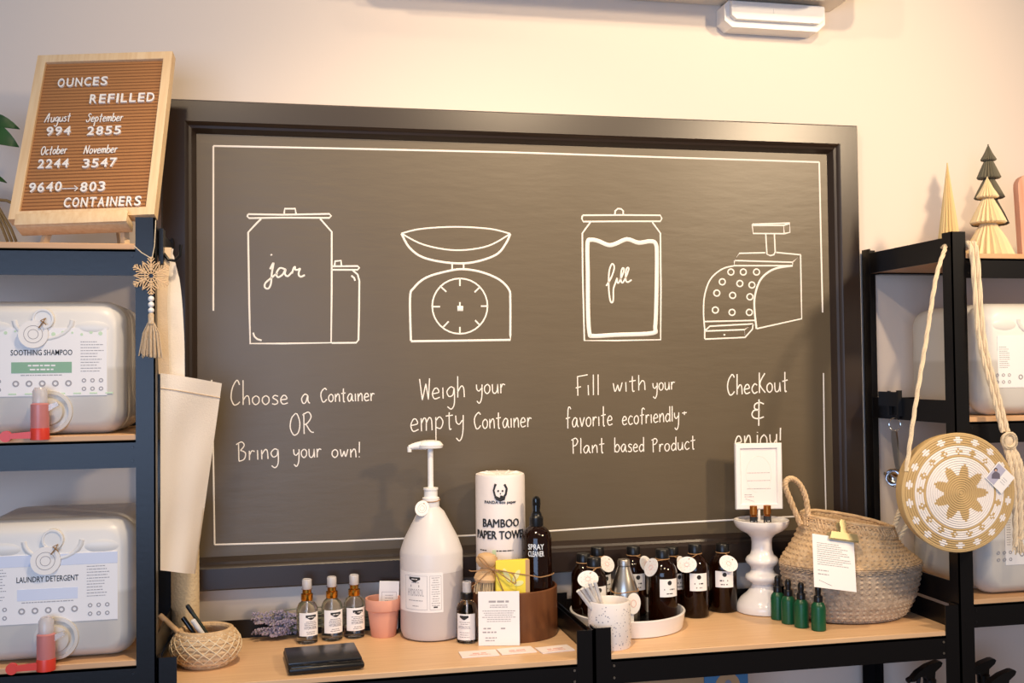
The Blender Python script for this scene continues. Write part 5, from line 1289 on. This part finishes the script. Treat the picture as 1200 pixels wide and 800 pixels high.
mb = MB(); u_, v_ = rp(0, .0075); disc(mb, pl_, u_, v_, .0028, .0006); mb.build('printed_face', mat('printed_face', '#D8AE9C', .7), ph)
mb = MB(); pl2 = front_at(w_*.22, 0, 0); fine(mb, pl2, -.006, .008, -.008, .008, 3, .001); mb.build('printed_text', 'grey', pc)

# ================================================================== UNDER THE TABLES
def trigger(label, px, py, y, zb):
    top = on(px, py, 'y', y); H_ = top[2]-zb
    t = thing('trigger_spray_bottle', label, 'spray bottle', (top[0], y, zb), 0, 'black trigger spray bottles under the right table')
    MB().lathe([(.034, 0), (.038, .004), (.038, H_*.52), (.034, H_*.62), (.018, H_*.72), (.013, H_*.76), (.013, H_*.80)], 32).build('bottle', 'amber', t)
    MB().lathe([(.0155, H_*.765), (.0155, H_*.84), (.011, H_*.86)], 24).build('collar', 'blackp', t)
    h = H_
    mb = MB(); mb.prism([(-.012, h-.045), (.008, h-.045), (.010, h-.024), (.026, h-.012), (.030, h-.004), (.026, h), (.018, h), (-.010, h-.008), (-.036, h-.022), (-.050, h-.036), (-.056, h-.044), (-.046, h-.044), (-.034, h-.036), (-.016, h-.030)], -.010, .010); mb.build('spray_head', 'blackp', t)
    mb = MB(); mb.tube([(-.030, 0, h-.034), (-.032, 0, h-.055), (-.026, 0, h-.078)], [.006, .005, .004], 8); mb.build('trigger', 'dgrey', t)
    MB().lathe([(.005, 0), (.007, .002), (.007, .010)], 14, X=Matrix.Translation((-.062, 0, h-.044)) @ Matrix.Rotation(PI/2-.5, 4, 'Y')).build('nozzle', 'blackp', t)
    return t
trigger('black trigger sprayer under the right end of the wood top table', 1089, 774.5, -.20, .5005)
trigger('black trigger sprayer under the right rack just right of its front post', 1152, 771.5, -.185, .5205)
trigger('lower black trigger sprayer furthest right under the right rack', 1175, 784.5, -.275, .5205)
q = on(848, 790, 'y', -.25); bxx = thing('carton', 'blue carton with a beige round picture under the right table', 'box', (q[0], -.2, .5005))
hb = on(848, 788, 'y', -.27)[2]-.5005; wbx = 55*depth(q)/F
MB().rbox((0, 0, hb/2), (wbx, .13, hb), .002, 2).build('carton_body', 'bluebox', bxx)
mb = MB(); pl_ = front_at(0, -.065, 0); disc(mb, pl_, .003, hb-.032, .030, .0006, 28); mb.build('round_picture', 'kraft', bxx)
mb = MB(); disc(mb, front_at(0, -.0656, 0), .004, hb-.026, .008, .0006, 16); mb.build('picture_detail', 'speck', bxx)
q = on(775, 795, 'y', -.25); cb_ = thing('carton', 'plain brown cardboard box under the right table beside the blue carton', 'box', (q[0], -.2, .5005))
hb = on(775, 793.5, 'y', -.27)[2]-.5005; MB().rbox((0, 0, hb/2), (.19, .14, hb), .002, 2).build('carton_body', 'kraft', cb_)
MB().span((-.094, -.0705, hb-.03), (.094, -.0698, hb-.028)).build('flap_seam', 'stem', cb_)
